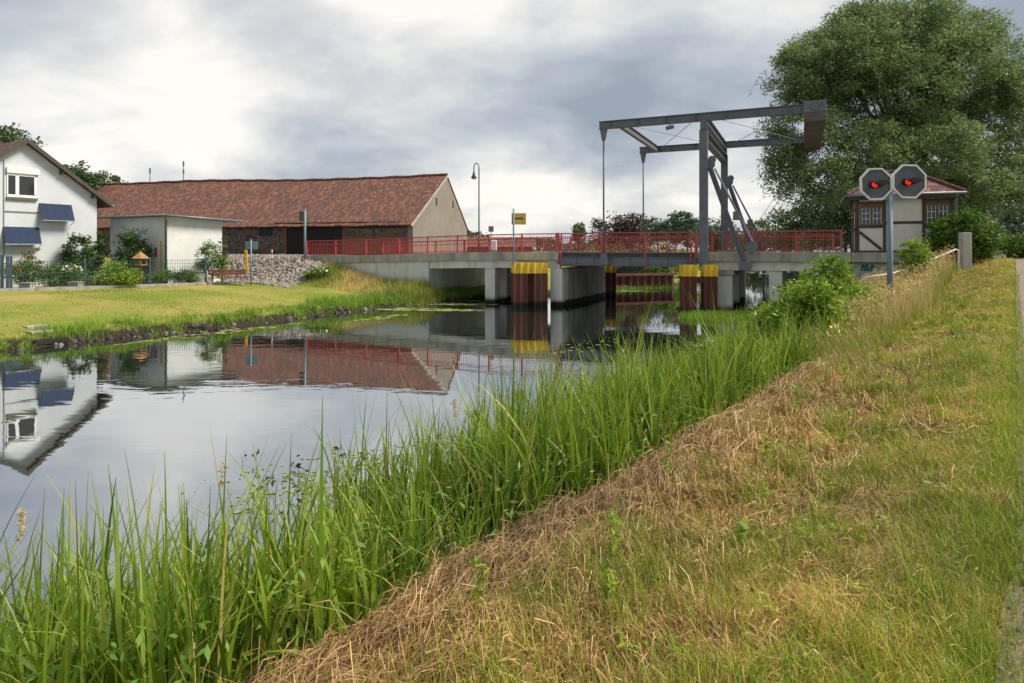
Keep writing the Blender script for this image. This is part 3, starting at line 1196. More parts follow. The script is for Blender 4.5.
for wr in (-.42, WF + .2):
    zc = (ZB0 + ZB1) / 2
    o = ibeam(B(TL, wr, zc), B(TR + .5, wr, zc), .26, ZB1 - ZB0).build('balance_beam', 'steel', br)
    for t in np.arange(TR + 1.2, TL - .2, 1.55):
        BB().bb(t - .012, t + .012, wr - .12, wr + .12, ZB0 + .04, ZB1 - .04).build('stiffener', 'steel', o)
    k = BB().bb(TR - .42, TR + .62, wr - .19, wr + .19, ZB0 - .02, ZB1 + .10).build('end_plate', 'steel', br, bevel=.02)
    hub = BB()
    hub.tube([B(TR + .1, wr - .19, ZB0 + .26), B(TR + .1, wr - .26, ZB0 + .26)], .19, 16)
    hub.build('hub', 'steel', k, smooth=False)
    # hangers
    a = BB()
    a.tube([B(TL - .25, wr, ZB0 - .15), B(TL - .25, wr, 3.05)], .05, 8)
    h_ = a.build('hanger_rod', 'steel', br, smooth=True)
    a = BB()
    a.prism([B(TL - .25 - .2, wr - .09, ZB0 - .004), B(TL - .25 + .2, wr - .09, ZB0 - .004), B(TL - .25 + .08, wr - .09, ZB0 - .65), B(TL - .25 - .08, wr - .09, ZB0 - .65)], np.append(E2 * .18, 0))
    a.build('hanger_fork', 'steel', h_)
    a = BB()
    a.prism([B(TL - .25 - .24, wr - .1, 2.5), B(TL - .25 + .24, wr - .1, 2.5), B(TL - .25 + .13, wr - .1, 3.15), B(TL - .25 - .13, wr - .1, 3.15)], np.append(E2 * .2, 0))
    a.build('hanger_shoe', 'steel', h_)
BB().bb(TR - .40, TR + .58, -.6, WF + .38, ZB0 - .46, ZB0 - .025).build('counterweight', 'rust_plate', br, bevel=.02)
tc = onbr(621, -.42)[0]
ibeam(B(tc, -.4, ZB0 + .2), B(tc, WF + .18, ZB0 + .2), .22, .42).build('cross_beam', 'steel', br)
ibeam(B(TP - .05, -.2, 10.25), B(TP - .05, WF, 10.25), .3, .46).build('balance_axle', 'steel', br)
ibeam(B(TP, -.2, 9.42), B(TP, WF, 9.42), .40, .52).build('portal_beam', 'steel', br)
c = BB()
for p, q in (((tc - .2, -.3), (TP + .4, WF + .1)), ((tc - .2, WF + .1), (TP + .4, -.3)), ((TP - .4, -.3), (TR + .9, WF + .1)), ((TP - .4, WF + .1), (TR + .9, -.3))):
    c.tube([B(p[0], p[1], ZB0 + .2), B(q[0], q[1], ZB0 + .2)], .018, 5)
c.build('bracing_rods', 'cable', br)
tl, _ = onbr(670, -.42)
l_ = BB()
l_.tube([B(tl, -.42, ZB0 - .004), B(tl, -.42, ZB0 - .12)], .03, 6)
l_.obox(B(tl, -.45, ZB0 - .2), np.append(E1 * .2, -.03), np.append(E2 * .12, 0), (0, 0, .08))
l_.build('floodlight', 'steel', br)
# slanting drive struts with pulley heads, wires
for wr in (-.35, WF + .05):
    z1, z0 = 7.75, 2.55
    t1, t0 = TP - .3, TP - 2.05
    s_ = ibeam(B(t1, wr, z1), B(t0, wr, z0), .18, .34).build('drive_strut', 'steel', br)
    a = BB()
    a.tube([B(t1 + .0, wr - .1, z1 + .15), B(t1 + .0, wr + .1, z1 + .15)], .27, 16)
    a.tube([B(t1 - .12, wr - .08, z1 + .38), B(t1 - .12, wr + .08, z1 + .38)], .2, 14)
    a.build('pulley', 'steel', s_)
    a = BB()
    a.tube([B(t1 - .25, wr + .02, z1 - .1), B(t0 - .45, wr + .02, z0 + 1.0)], .05, 6)
    a.tube([B(t1 - .35, wr + .1, z1 - .3), B(t0 - .55, wr + .1, z0 + 1.0)], .025, 5)
    a.bb((t1 + t0) / 2 - .62, (t1 + t0) / 2 - .3, wr - .1, wr + .16, 4.9, 5.35)
    a.tube([B(t0 - .3, wr - .1, 3.5), B(t0 - .3, wr + .12, 3.5)], .3, 14)
    a.build('rack_rod', 'steel', s_)
    a = BB()
    a.bb(t0 - .3, t0 + .28, wr - .14, wr + .28, 2.28, 2.75)
    a.build('strut_foot', 'steel', s_, bevel=.02)
c = BB()
for k in range(4):
    c.tube([B(TR + .35 - .3 * k, WF - .3 - .1 * k, ZB0 - .45), B(5.6 - .42 * k, WF - .4, 3.5)], .016, 5)
c.build('wire', 'cable', br)

# ------------------------------------------------------------------ dolphins (mooring piles)
def corrugated(c, hx, hy, z0, z1, ax, ay, amp=.09, pitch=.42, notch=None):
    """closed trapezoid-corrugated ring; ax, ay horizontal unit axes"""
    pts = []
    corners = [(-hx, -hy), (hx, -hy), (hx, hy), (-hx, hy)]
    for i in range(4):
        a, b = np.array(corners[i]), np.array(corners[(i + 1) % 4])
        L = np.linalg.norm(b - a)
        d = (b - a) / L
        nrm = np.array([d[1], -d[0]])
        k = max(1, int(round(L / pitch)))
        p = L / k
        for j in range(k):
            for fr, o in ((0, 0), (.12, 0), (.3, -amp), (.7, -amp), (.88, 0)):
                q = a + d * (j + fr) * p + nrm * o
                if notch and i == 0 and notch[0] < np.dot(q - a, d) / L < notch[1]:
                    q = q - nrm * .35
                pts.append(q)
    m = MB()
    m.prism([(c[0] + x * ax[0] + y * ay[0], c[1] + x * ax[1] + y * ay[1], z0) for x, y in pts], (0, 0, z1 - z0))
    return m


def dolphin(c, hx, hy, z1, capz, label, ax=None, notch=None, sink=-.8):
    ax = np.array((1., 0)) if ax is None else ax
    ay = np.array((-ax[1], ax[0]))
    t = thing('mooring_pile', label, 'mooring pile', (c[0], c[1], 0), 'yellow topped mooring piles by the bridge')
    corrugated(c, hx, hy, sink, capz, ax, ay, notch=notch).build('pile', 'sheet_pile', t)
    corrugated(c, hx + .012, hy + .012, capz + .002, z1, ax, ay).build('cap', 'yellow', t)
    return t


dX = np.array([.99, .12])
c = U(528.5, 310, 37.2)
cm = (c[0] + .06, c[1] + .75)
dolphin(cm, 1.0, .7, EYE - (263 - 250) / F * 37.2, EYE - (273.5 - 250) / F * 37.2, 'wide rusty sheet pile cluster with yellow cap, carrying the yellow sign post', dX, (.40, .60))
c = U(690, 315, 33.2)
dolphin((c[0], c[1] + .35), .36, .36, EYE - 15 / F * 33.2, EYE - 26.5 / F * 33.2, 'rusty yellow-topped pile left of the portal foot, left one of the close pair')
c = U(711.3, 315, 33.2)
dolphin((c[0], c[1] + .35), .34, .34, EYE - 15 / F * 33.2, EYE - 26.5 / F * 33.2, 'rusty yellow-topped pile under the portal post, right one of the close pair')
c = U(610, 299, 46.6)
dolphin((c[0], c[1] + .3), .42, .4, EYE - 14 / F * 46.6, EYE - 22.5 / F * 46.6, 'rusty yellow-topped pile behind the big pier wall at the far side')
c = U(736, 306, 38)
dolphin((c[0], c[1] + .3), .25, .25, EYE - 18.3 / F * 38, EYE - 22 / F * 38, 'thin rusty pile in shade beneath the right span')
m_ = MB()
a, b = U(696, 280, 33.5), U(706, 280, 33.5)
m_.beam(a, b, .2, .34)
tag(m_.build('fender_beam', 'sheet_pile', origin=(a + b) / 2), 'rusty crossbar fixed between the close pair of yellow-topped piles', 'crossbar')

# sign on the wide cluster
b0 = np.array([U(513.6, 262, 37.0)[0], 37.05, 0])
zt = EYE + 41.5 / F * 37
t = thing('canal_sign', 'yellow board with dark arrow on a thin post above the wide pile cluster', 'sign', (b0[0], b0[1] + .3, 2.4))
MB().tube([(b0[0], b0[1] + .12, 2.5), (b0[0], b0[1], 2.62), (b0[0], b0[1], zt)], .05, 8).build('post', 'steel_blue', t, smooth=True)
z0, z1 = EYE + 25.5 / F * 37, EYE + 37 / F * 37
s_ = MB().obox((b0[0] + .30, b0[1] + .085, (z0 + z1) / 2), (.42, .03, 0), (-.001, .012, 0), (0, 0, (z1 - z0) / 2)).build('board', 'yellow_sign', t, bevel=.008)
MB().obox((b0[0] + .24, b0[1] + .066, (z0 + z1) / 2 + .02), (.24, .017, 0), (-.0003, .003, 0), (0, 0, .035)).add(
    [(b0[0] + .45, b0[1] + .075, (z0 + z1) / 2 + .1), (b0[0] + .58, b0[1] + .084, (z0 + z1) / 2 + .02), (b0[0] + .45, b0[1] + .075, (z0 + z1) / 2 - .06)], [(0, 1, 2)]).build('arrow', 'black_paint_and_shade', s_)

# ------------------------------------------------------------------ bridge keeper's hut
hut = thing('control_house', 'small half-timbered keeper hut with cream panels and red hipped roof beside the bridge', 'hut', B(onbr(905, .2)[0], 1.8, 3.2))
WH = .2
tL, tR = onbr(856, WH)[0], onbr(952.5, WH)[0]
DEP = 3.3
zE = 5.98
BB().bb(tR, tL, WH, WH + DEP, 3.18, zE).build('wall', 'cream', hut)
fr = BB()


def rect(px0, y0, px1, y1, d=.035):
    t0, za = onbr(px1, WH, y1)
    t1, zb = onbr(px0, WH, y0)
    _, zc_ = onbr(px0, WH, y1)
    fr.bb(t0, t1, WH - d, WH - .001, (za + zc_) / 2, zb)


rect(856, 196.5, 859.2, 251, .045)
rect(883, 196.5, 886, 251, .045)
rect(922, 195, 925, 251, .045)
rect(949.5, 194, 952.5, 249, .045)
rect(859.2, 202, 883, 203.5)
rect(859.2, 225.5, 883, 228)
rect(886, 221.5, 922, 223.8)
rect(925, 199, 949.5, 201)
rect(925, 225, 949.5, 227.5)
rect(856, 250.5, 952.5, 253, .05)
rect(856, 193.5, 952.5, 196.5, .05)
t0_, z0_ = onbr(859.5, WH, 232)
t1_, z1_ = onbr(881.5, WH, 249.5)
fr.bar((t0_, WH - .015, z0_), (t1_, WH - .015, z1_), .03, .13)
# left side of the hut
for w0 in (WH + .02, WH + 1.25, WH + 2.3, WH + DEP - .16):
    fr.bb(tL + .001, tL + .04, w0, w0 + .15, 3.2, zE)
for z in (3.2, 4.3, 5.3, 5.85):
    fr.bb(tL + .001, tL + .036, WH + .17, WH + DEP - .16, z, z + .12)
fr.build('timber_frame', 'timber', hut)


def hut_window(px0, y0, px1, y1):
    t0, za = onbr(px1, WH, y1)
    t1, zb = onbr(px0, WH, y0)
    m = BB()
    fwid = .075
    m.bb(t0, t0 + fwid, WH - .03, WH - .001, za, zb)
    m.bb(t1 - fwid, t1, WH - .03, WH - .001, za, zb)
    m.bb(t0 + fwid, t1 - fwid, WH - .03, WH - .001, zb - .22, zb)
    m.bb(t0 + fwid, t1 - fwid, WH - .03, WH - .001, za, za + .07)
    tm = (t0 + t1) / 2
    m.bb(tm - .06, tm + .06, WH - .032, WH - .001, za + .07, zb - .22)
    wdw = m.build('window', 'timber_brown', hut)
    BB().bb(t0 + fwid, t1 - fwid, WH - .012, WH - .003, za + .07, zb - .22).build('pane', 'glass', wdw)
    q = BB()
    for a, b in ((t0 + fwid, tm - .06), (tm + .06, t1 - fwid)):
        for k in (1, 2):
            z = za + .07 + (zb - .22 - za - .07) * k / 3
            q.bb(a, b, WH - .024, WH - .014, z - .011, z + .011)
        q.bb((a + b) / 2 - .01, (a + b) / 2 + .01, WH - .025, WH - .013, za + .07, zb - .22)
        q.bb(a, a + .02, WH - .026, WH - .014, za + .07, zb - .22)
        q.bb(b - .02, b, WH - .026, WH - .014, za + .07, zb - .22)
    q.build('glazing_bars', 'white_dirty', wdw)


hut_window(860, 203.5, 883, 225.5)
hut_window(925.3, 201, 949.2, 225)
# side window (seen edge on)
m_ = BB()
m_.bb(tL + .002, tL + .06, WH + 1.42, WH + 2.28, 4.45, 5.28)
wd = m_.build('window', 'timber_brown', hut)
BB().bb(tL + .061, tL + .066, WH + 1.5, WH + 2.2, 4.52, 5.2).build('pane', 'glass', wd)
# hipped roof
OV = .42
zr = 7.22
rt0, rt1, rw0, rw1 = tR - OV, tL + OV, WH - OV, WH + DEP + OV
hw = (rw1 - rw0) / 2
cr = [B(rt0, rw0, zE), B(rt1, rw0, zE), B(rt1, rw1, zE), B(rt0, rw1, zE), B(rt0 + hw * .95, rw0 + hw, zr), B(rt1 - hw * .95, rw0 + hw, zr)]
rf = MB().add([c_ + np.array([0, 0, .06]) for c_ in cr] + cr[:4], [(0, 1, 5, 4), (1, 2, 5), (2, 3, 4, 5), (3, 0, 4), (6, 7, 1, 0), (7, 8, 2, 1), (8, 9, 3, 2), (9, 6, 0, 3), (6, 9, 8, 7)]).build('roof', 'hut_tiles', hut, uv=True)
hp = MB()
for a, b in ((0, 4), (1, 5), (4, 5), (2, 5), (3, 4)):
    p, q = cr[a] + np.array([0, 0, .08]), cr[b] + np.array([0, 0, .08])
    n_ = int(np.linalg.norm(q - p) / .3)
    for k in range(n_):
        s0 = p + (q - p) * k / n_
        s1 = p + (q - p) * (k + 1.05) / n_
        hp.tube([s0, s1], [.10, .085], 8)
hp.build('ridge_tiles', 'hut_tiles', rf, uv=True)
ev = BB()
ev.bb(rt0, rt1, rw0 + .02, rw0 + .06, zE - .2, zE - .002)
ev.bb(rt1 - .06, rt1 - .02, rw0 + .06, rw1, zE - .2, zE - .002)
ev.bb(rt0 + .02, rt0 + .06, rw0 + .06, rw1, zE - .2, zE - .002)
ev.bb(rt0 + .06, rt1 - .06, rw0 + .06, WH - .05, zE - .2, zE - .16)
ev.build('eaves', 'timber', hut)
gt = BB()
gt.tube([B(rt0 - .03, rw0 - .05, zE + .0), B(rt1 + .03, rw0 - .05, zE + .02)], .07, 8)
gt.tube([B(rt1 + .05, rw0 - .05, zE), B(rt1 + .05, rw1, zE)], .07, 8)
gt.build('gutter', 'gutter', hut, smooth=True)
BB().tube([B(tR - .12, rw0 - .05, zE - .03), B(tR - .12, WH - .06, zE - .35), B(tR - .12, WH - .06, 3.25)], .06, 8).build('downpipe', 'steel_blue', hut, smooth=True)

# ------------------------------------------------------------------ signal
YS = 18.0
sb = U(892, 300, YS)
sg = thing('waterway_signal', 'pair of octagonal signal boards with red lights on a blue grey post', 'signal', (sb[0], sb[1], z_near_xy(sb[0], sb[1])))
zt = EYE + 59 / F * YS
MB().tube([(sb[0], sb[1] + .1, 1.0), (sb[0], sb[1] + .1, zt)], .075, 12).build('post', 'steel_blue', sg, smooth=True)
MB().box(sb[0] - .3, sb[0] + .3, sb[1] + .05, sb[1] + .15, zt - .25, zt - .1).build('bracket', 'steel_blue', sg)
for cx, cy, rr, tilt in ((876, 184, 17.2, 2), (909.2, 181.4, 18.3, -1)):
    c = U(cx, cy, YS)
    R = rr / F * YS

    def octo(r, y):
        return [(c[0] + r * math.cos(math.radians(22.5 + 45 * k + tilt)), c[1] + y, c[2] + r * math.sin(math.radians(22.5 + 45 * k + tilt))) for k in range(8)]
    bd = MB().prism(octo(R * .9, 0), (0, .03, 0)).build('signal_board', 'signal_face', sg)
    o, i_ = octo(R, -.02), octo(R * .90, -.02)
    o2, i2 = octo(R, .04), octo(R * .90, .04)
    vs_ = o + i_ + o2 + i2
    fs = []
    for k in range(8):
        n_ = (k + 1) % 8
        fs += [(k, n_, 8 + n_, 8 + k), (16 + k, 24 + k, 24 + n_, 16 + n_), (k, 16 + k, 16 + n_, n_), (8 + k, 8 + n_, 24 + n_, 24 + k)]
    MB().add(vs_, fs).build('rim', 'white_dirty', bd)
    lx = c[0] - 3.2 / F * YS
    lz = c[2] - .8 / F * YS
    MB().tube([(lx, c[1] - .10, lz), (lx, c[1] - .125, lz)], .075, 20).build('lamp', 'red_lamp', bd)
    hd = MB()
    # visor: tapering cowl that projects to the right over the lens
    prof = []
    for k in range(13):
        a = math.pi * 2 * k / 12
        prof.append((math.cos(a), math.sin(a)))
    n_ = 12
    ring0 = [(lx + .13 * math.cos(2 * math.pi * k / n_), c[1] - .002, lz + .10 * math.sin(2 * math.pi * k / n_)) for k in range(n_)]
    ring1 = [(lx + .02 + .125 * math.cos(2 * math.pi * k / n_), c[1] - .09, lz + .01 + .095 * math.sin(2 * math.pi * k / n_)) for k in range(n_)]
    hd.add(ring0 + ring1, [(k, (k + 1) % n_, n_ + (k + 1) % n_, n_ + k) for k in range(n_)] + [tuple(range(n_, 2 * n_))])
    top = [(lx - .1, lz + .06), (lx + .0, lz + .115), (lx + .2, lz + .10), (lx + .31, lz + .03), (lx + .2, lz - .02), (lx + .1, lz - .07)]
    hd.prism([(x, c[1] - .091, z) for x, z in top], (.06, -.12, 0))
    hd.build('visor', 'black_paint_and_shade', bd)
# ------------------------------------------------------------------ white house on the left
HG = np.array([.509, .861])           # along the gable wall
HH = np.array([-.861, .509])          # back into the plot
HP = np.array([-26.6, 41.0])          # right corner of the gable wall


def HW(t, back, z):
    p = HP + HG * t + HH * back
    return np.array([p[0], p[1], z])


def onhouse(px, py, fwd=0.0):
    P = HP - HH * fwd
    k = (px - 512) / F
    t = (k * P[1] - P[0]) / (HG[0] - k * HG[1])
    Y = P[1] + HG[1] * t
    return t, EYE - (py - HY) / F * Y


class HB(MB):
    def hb(s, t0, t1, b0, b1, z0, z1):
        return s.obox(HW((t0 + t1) / 2, (b0 + b1) / 2, (z0 + z1) / 2), np.append(HG * (t1 - t0) / 2, 0), np.append(HH * (b1 - b0) / 2, 0), (0, 0, (z1 - z0) / 2))

    def px(s, x0, y0, x1, y1, f0, f1):
        ta, za = onhouse(x0, y0)
        tb, zb = onhouse(x1, y0)
        _, zc = onhouse(x0, y1)
        return s.hb(ta, tb, -f1, -f0, zc, (za + zb) / 2)


T0, TA = -7.94, -3.97
ZE_, ZA_ = 6.66, 9.62
house = thing('white_house', 'white rendered house with dark gable roof and navy awnings at the left', 'house', HW(TA, 4.5, 1.15))
hw_ = MB().prism([HW(T0, 0, .7), HW(0, 0, .7), HW(0, 0, ZE_), HW(TA, 0, ZA_), HW(T0, 0, ZE_)], np.append(HH * 9, 0)).build('wall', 'render_white', house)
slope = (ZA_ - ZE_) / (0 - TA)
for sg_ in (1, -1):
    te = TA + sg_ * (3.97 + .75)
    ze = ZA_ - slope * 4.72
    f_, bk = -.42, 9.4
    up = np.array([0, 0, .2])
    a_, b_ = HW(TA, f_, ZA_ + .012), HW(te, f_, ze + .012)
    rr = MB().prism([a_, b_, b_ + up, a_ + up], np.append(HH * (bk - f_), 0)).build('roof', 'hut_tiles', house, uv=True)
    a_, b_ = HW(TA, f_ - .035, ZA_ - .03), HW(te, f_ - .035, ze - .03)
    up = np.array([0, 0, .26])
    MB().prism([a_, b_, b_ + up, a_ + up], np.append(HH * .032, 0)).build('verge_board', 'roof_edge', rr)
    MB().tube([HW(te + sg_ * .06, f_, ze + .08), HW(te + sg_ * .06, bk, ze + .08)], .075, 8).build('gutter', 'gutter', rr, smooth=True)
    for tt in (TA + sg_ * 1.9, TA + sg_ * 3.7):
        zt_ = ZA_ - slope * abs(tt - TA)
        HB().hb(tt - .09, tt + .09, -.36, -.003, zt_ - .24, zt_ - .02).build('purlin_end', 'timber', house)
wn = HB()
wn.px(6.6, 172.5, 36.2, 175, .003, .05)
wn.px(6.6, 195, 36.2, 197.5, .003, .05)
wn.px(6.6, 175, 7.8, 195, .003, .05)
wn.px(34, 175, 36.2, 195, .003, .05)
wn.px(15.2, 175, 18.8, 195, .003, .05)
wo = wn.build('window', 'white_paint', house)
HB().px(7.8, 175, 34, 195, .003, .02).build('pane', 'glass', wo)
HB().px(6, 168.5, 38.5, 172.4, .003, .14).build('blind_box', 'white_dirty', wo)
HB().px(6, 197.6, 36.8, 199.2, .003, .12).build('sill', 'rust_plate', wo)
for (x0, y0), (x1, y1), (x2, y2), (x3, y3) in (((39, 203), (71.5, 205), (75, 221), (43, 220)), ((3, 226.5), (39, 227.5), (42, 244), (6, 244))):
    fw = .55
    ps_ = []
    for x, y, f_ in ((x0, y0, .03), (x1, y1, .03), (x2, y2, fw), (x3, y3, fw)):
        t_, z_ = onhouse(x, y, f_)
        ps_.append(HW(t_, -f_, z_))
    nrm = np.cross(ps_[1] - ps_[0], ps_[3] - ps_[0])
    nrm /= np.linalg.norm(nrm)
    aw = MB().prism(ps_, nrm * .025).build('awning', 'blue_awning', house)
    m_ = MB()
    t_, z_ = onhouse(x3, y3 + 1, 0)
    for pt in (ps_[2], ps_[3]):
        q = pt + np.append(HH * (fw - .03), -.25)
        m_.tube([q, pt], .018, 6)
    m_.tube([ps_[3] - np.array([0, 0, .02]), ps_[2] - np.array([0, 0, .02])], .022, 6)
    m_.build('awning_arm', 'gutter', aw)
m_ = HB()
m_.px(3.2, 160, 4.0, 258, .003, .04)
m_.px(4.1, 211.4, 39, 212, .003, .03)
m_.build('cable_duct', 'gutter', house)

# ------------------------------------------------------------------ white flat-roofed shed
SP = np.array([-21.6, 40.0])


def SW(t, back, z):
    p = SP + HG * t + HH * back
    return np.array([p[0], p[1], z])


shed = thing('white_shed', 'white flat-roofed shed with a corner downpipe standing before the long barn', 'shed', SW(2, 3.2, 1.1))
MB().prism([SW(0, 0, .7), SW(3.87, 0, .7), SW(3.87, 0, 5.32), SW(0, 0, 5.44)], np.append(HH * 6.5, 0)).build('wall', 'shed_white', shed)
rs = MB().prism([SW(-.4, -.45, 5.47), SW(5.1, -.45, 5.29), SW(5.1, -.45, 5.39), SW(-.4, -.45, 5.57)], np.append(HH * 7.5, 0)).build('roof', 'gutter', shed)
MB().tube([SW(-.47, -.5, 5.5), SW(-.47, 7.1, 5.5)], .07, 8).tube([SW(-.45, -.52, 5.5), SW(5.15, -.52, 5.31)], .06, 8).build('gutter', 'gutter', rs, smooth=True)
MB().tube([SW(-.42, -.47, 5.45), SW(-.08, -.08, 5.15), SW(-.08, -.08, 1.0)], .075, 8).build('downpipe', 'gutter', shed, smooth=True)
m_ = MB()
p_, q_ = SW(-.03, 1.1, 2.9), SW(-.03, 1.1, 3.5)
m_.obox((p_ + q_) / 2, np.append(HG * .03, 0), np.append(HH * .12, 0), (0, 0, .3))
m_.build('red_box', 'red_paint', shed)
m_ = MB()
for bk in (.45, .6):
    m_.obox(SW(-.02, bk, 2.5), np.append(HG * .018, 0), np.append(HH * .02, 0), (0, 0, 1.4))
m_.build('pipes', 'yellow_sign', shed)

# ------------------------------------------------------------------ long barn
BL = np.array([-.975, .22])
BG = np.array([.33, .944])
BC = np.array([-.1547 * 56, 56.0])


def BW(l, g, z):
    p = BC + BL * l + BG * g
    return np.array([p[0], p[1], z])


def onbarn(px, py, fwd=0.0):
    P = BC - BG * fwd
    k = (px - 512) / F
    l = (k * P[1] - P[0]) / (BL[0] - k * BL[1])
    Y = P[1] + BL[1] * l
    return l, EYE - (py - HY) / F * Y


LEN, GR, GE = 40.0, 6.97, 11.9
ZEB, ZRB, ZEB2 = 5.72, 10.55, 5.6
barn = thing('long_barn', 'long old fieldstone barn with sagging red tiled roof behind the bridge ramp', 'barn', BW(LEN / 2, 5, 2.8))


class NB(MB):
    def nb(s, l0, l1, g0, g1, z0, z1):
        return s.obox(BW((l0 + l1) / 2, (g0 + g1) / 2, (z0 + z1) / 2), np.append(BL * (l1 - l0) / 2, 0), np.append(BG * (g1 - g0) / 2, 0), (0, 0, (z1 - z0) / 2))

    def px(s, x0, y0, x1, y1, f0, f1):
        l1, za = onbarn(x0, y0)
        l0, zb = onbarn(x1, y0)
        _, zc = onbarn(x0, y1)
        return s.nb(l0, l1, -f1, -f0, zc, (za + zb) / 2)


NB().nb(.36, LEN, 0, .5, 1.9, ZEB - .02).build('wall', 'fieldstone', barn, uv=True)
NB().nb(.36, LEN, GE - .5, GE, 1.9, ZEB2 - .02).build('wall', 'fieldstone', barn, uv=True)
MB().prism([BW(0, 0, 1.9), BW(0, GE, 1.9), BW(0, GE, ZEB2), BW(0, GR, ZRB), BW(0, 0, ZEB)], np.append(BL * .35, 0)).build('gable_wall', 'barn_plaster', barn)
MB().prism([BW(LEN + .001, 0, 1.9), BW(LEN + .001, GE, 1.9), BW(LEN + .001, GE, ZEB2), BW(LEN + .001, GR, ZRB), BW(LEN + .001, 0, ZEB)], np.append(BL * .35, 0)).build('gable_wall', 'barn_plaster', barn)
# sagging tiled roof
nl_, ng_ = 70, 9
V, Q = [], []
for side in (0, 1):
    b0 = len(V)
    for i in range(nl_ + 1):
        l = -.06 + (LEN + .4) * i / nl_
        sag = -.22 * math.sin(math.pi * min(1, l / 24)) ** 2 - .05 * math.sin(l * .37 + .6) * smooth(l / 4)
        for j in range(ng_ + 1):
            t_ = j / ng_
            if side == 0:
                g = -.42 + (GR + .42) * t_
                z = ZEB - .29 + (ZRB - ZEB + .29) * t_
            else:
                g = GE + .42 - (GE + .42 - GR) * t_
                z = ZEB2 - .4 + (ZRB - ZEB2 + .4) * t_
            z += .13 + sag * (.35 + .65 * t_) + .03 * math.sin(l * 2.1 + j) * smooth(l / 3)
            V.append(BW(l, g, z))
    for i in range(nl_):
        for j in range(ng_):
            a = b0 + i * (ng_ + 1) + j
            Q.append((a, a + 1, a + ng_ + 2, a + ng_ + 1))
rb = MB().add(V, Q).build('roof', 'barn_tiles', barn, uv=(BL, 1.75))
sm = rb.modifiers.new('thickness', 'SOLIDIFY')
sm.thickness = .12
sm.offset = -1
rm = MB()
for i in range(nl_):
    a = V[i * (ng_ + 1) + ng_] + np.array([0, 0, .03])
    b = V[(i + 1) * (ng_ + 1) + ng_] + np.array([0, 0, .03])
    rm.tube([a, a + (b - a) * .97], [.15, .13], 8)
rm.build('ridge_tiles', 'barn_tiles', rb, uv=True)
vm = MB()
vm.beam(V[0] + np.array([.02, -.02, -.12]), V[ng_] + np.array([.02, -.02, -.12]), .05, .2)
vm.build('verge_board', 'concrete_plain', rb)
p_ = BW(33.0, GR, ZRB)
k = (93 - 512) / F
lc = (k * (BC[1] + BG[1] * GR) - (BC[0] + BG[0] * GR)) / (BL[0] - k * BL[1])
NB().nb(lc - .35, lc + .35, GR - .3, GR + .3, ZRB - .5, EYE + 73.5 / F * (BC[1] + BG[1] * GR + BL[1] * lc)).build('chimney', 'chimney', rb, bevel=.02)
for px_, y0, sc_ in ((150, 168, 1), (183.5, 161, 1.0)):
    k = (px_ - 512) / F
    la = (k * (BC[1] + BG[1] * GR) - (BC[0] + BG[0] * GR)) / (BL[0] - k * BL[1])
    Ya = BC[1] + BG[1] * GR + BL[1] * la
    zt = EYE + (HY - y0) / F * Ya
    m_ = MB()
    m_.tube([BW(la, GR, ZRB - .3), BW(la, GR, zt)], .045, 6)
    m_.tube([BW(la, GR, zt - .55), BW(la, GR, zt - .05)], .1, 8)
    if y0 < 165:
        m_.tube([BW(la, GR, zt - 1.35), BW(la, GR, zt - .95)], .1, 8)
    m_.build('aerial_mast', 'gutter', rb)
# doors, opening, pillars, lintels
NB().px(287, 225.5, 343, 259, .005, .06).build('door', 'timber_black', barn)
o = NB().px(259, 225.5, 272, 236, .004, .03).build('opening', 'black_paint_and_shade', barn)  # flat black panel, the dark of the interior painted on the wall
NB().px(257.5, 224, 274, 225.6, .004, .05).build('lintel', 'timber_black', barn)
NB().px(283.6, 225.5, 287, 259, .004, .09).build('brick_jamb', 'brickwork', barn, uv=True)
NB().px(343, 225.5, 346, 259, .004, .09).build('brick_jamb', 'brickwork', barn, uv=True)
NB().px(275, 222.2, 412, 225.3, .004, .07).build('wall_plate', 'timber_black', barn)
NB().px(352, 227, 404, 228.4, .004, .05).build('slit', 'black_paint_and_shade', barn)
NB().px(346.2, 236, 407.8, 259, .004, .03).build('brick_panel', 'brickwork', barn, uv=True)
NB().px(408, 225.4, 413.2, 259, .004, .05).build('plaster_corner', 'barn_plaster', barn)
vv = MB()
for px_, py_ in ((436.5, 201.5), (453, 204.5)):
    k = (px_ - 512) / F
    g_ = (k * BC[1] - BC[0]) / (BG[0] - k * BG[1])
    Yg = BC[1] + BG[1] * g_
    z_ = EYE - (py_ - HY) / F * Yg
    vv.obox(BW(-.008, g_, z_), np.append(BL * .006, 0), np.append(BG * .14, 0), (0, 0, .35))
vv.build('vent_slit', 'black_paint_and_shade', barn)  # black boxes on the gable paint the dark inside the vents

# low brown building and dark wall beyond
def building(name, label, px0, px1, ytop, Y, zb, depth, m, rm_=None, roofh=0):
    a, b = U(px0, ytop, Y), U(px1, ytop, Y)
    t = thing(name, label, 'building', ((a[0] + b[0]) / 2, Y + depth / 2, zb))
    MB().box(a[0], b[0], Y, Y + depth, zb - .6, a[2] - roofh).build('wall', m, t)
    if roofh:
        z = a[2] - roofh
        MB().prism([(a[0] - .4, Y - .4, z), (a[0] - .4, Y + depth + .4, z), (a[0] - .4, Y + depth / 2, z + roofh)], (b[0] - a[0] + .8, 0, 0)).build('roof', rm_, t, uv=True)
    return t


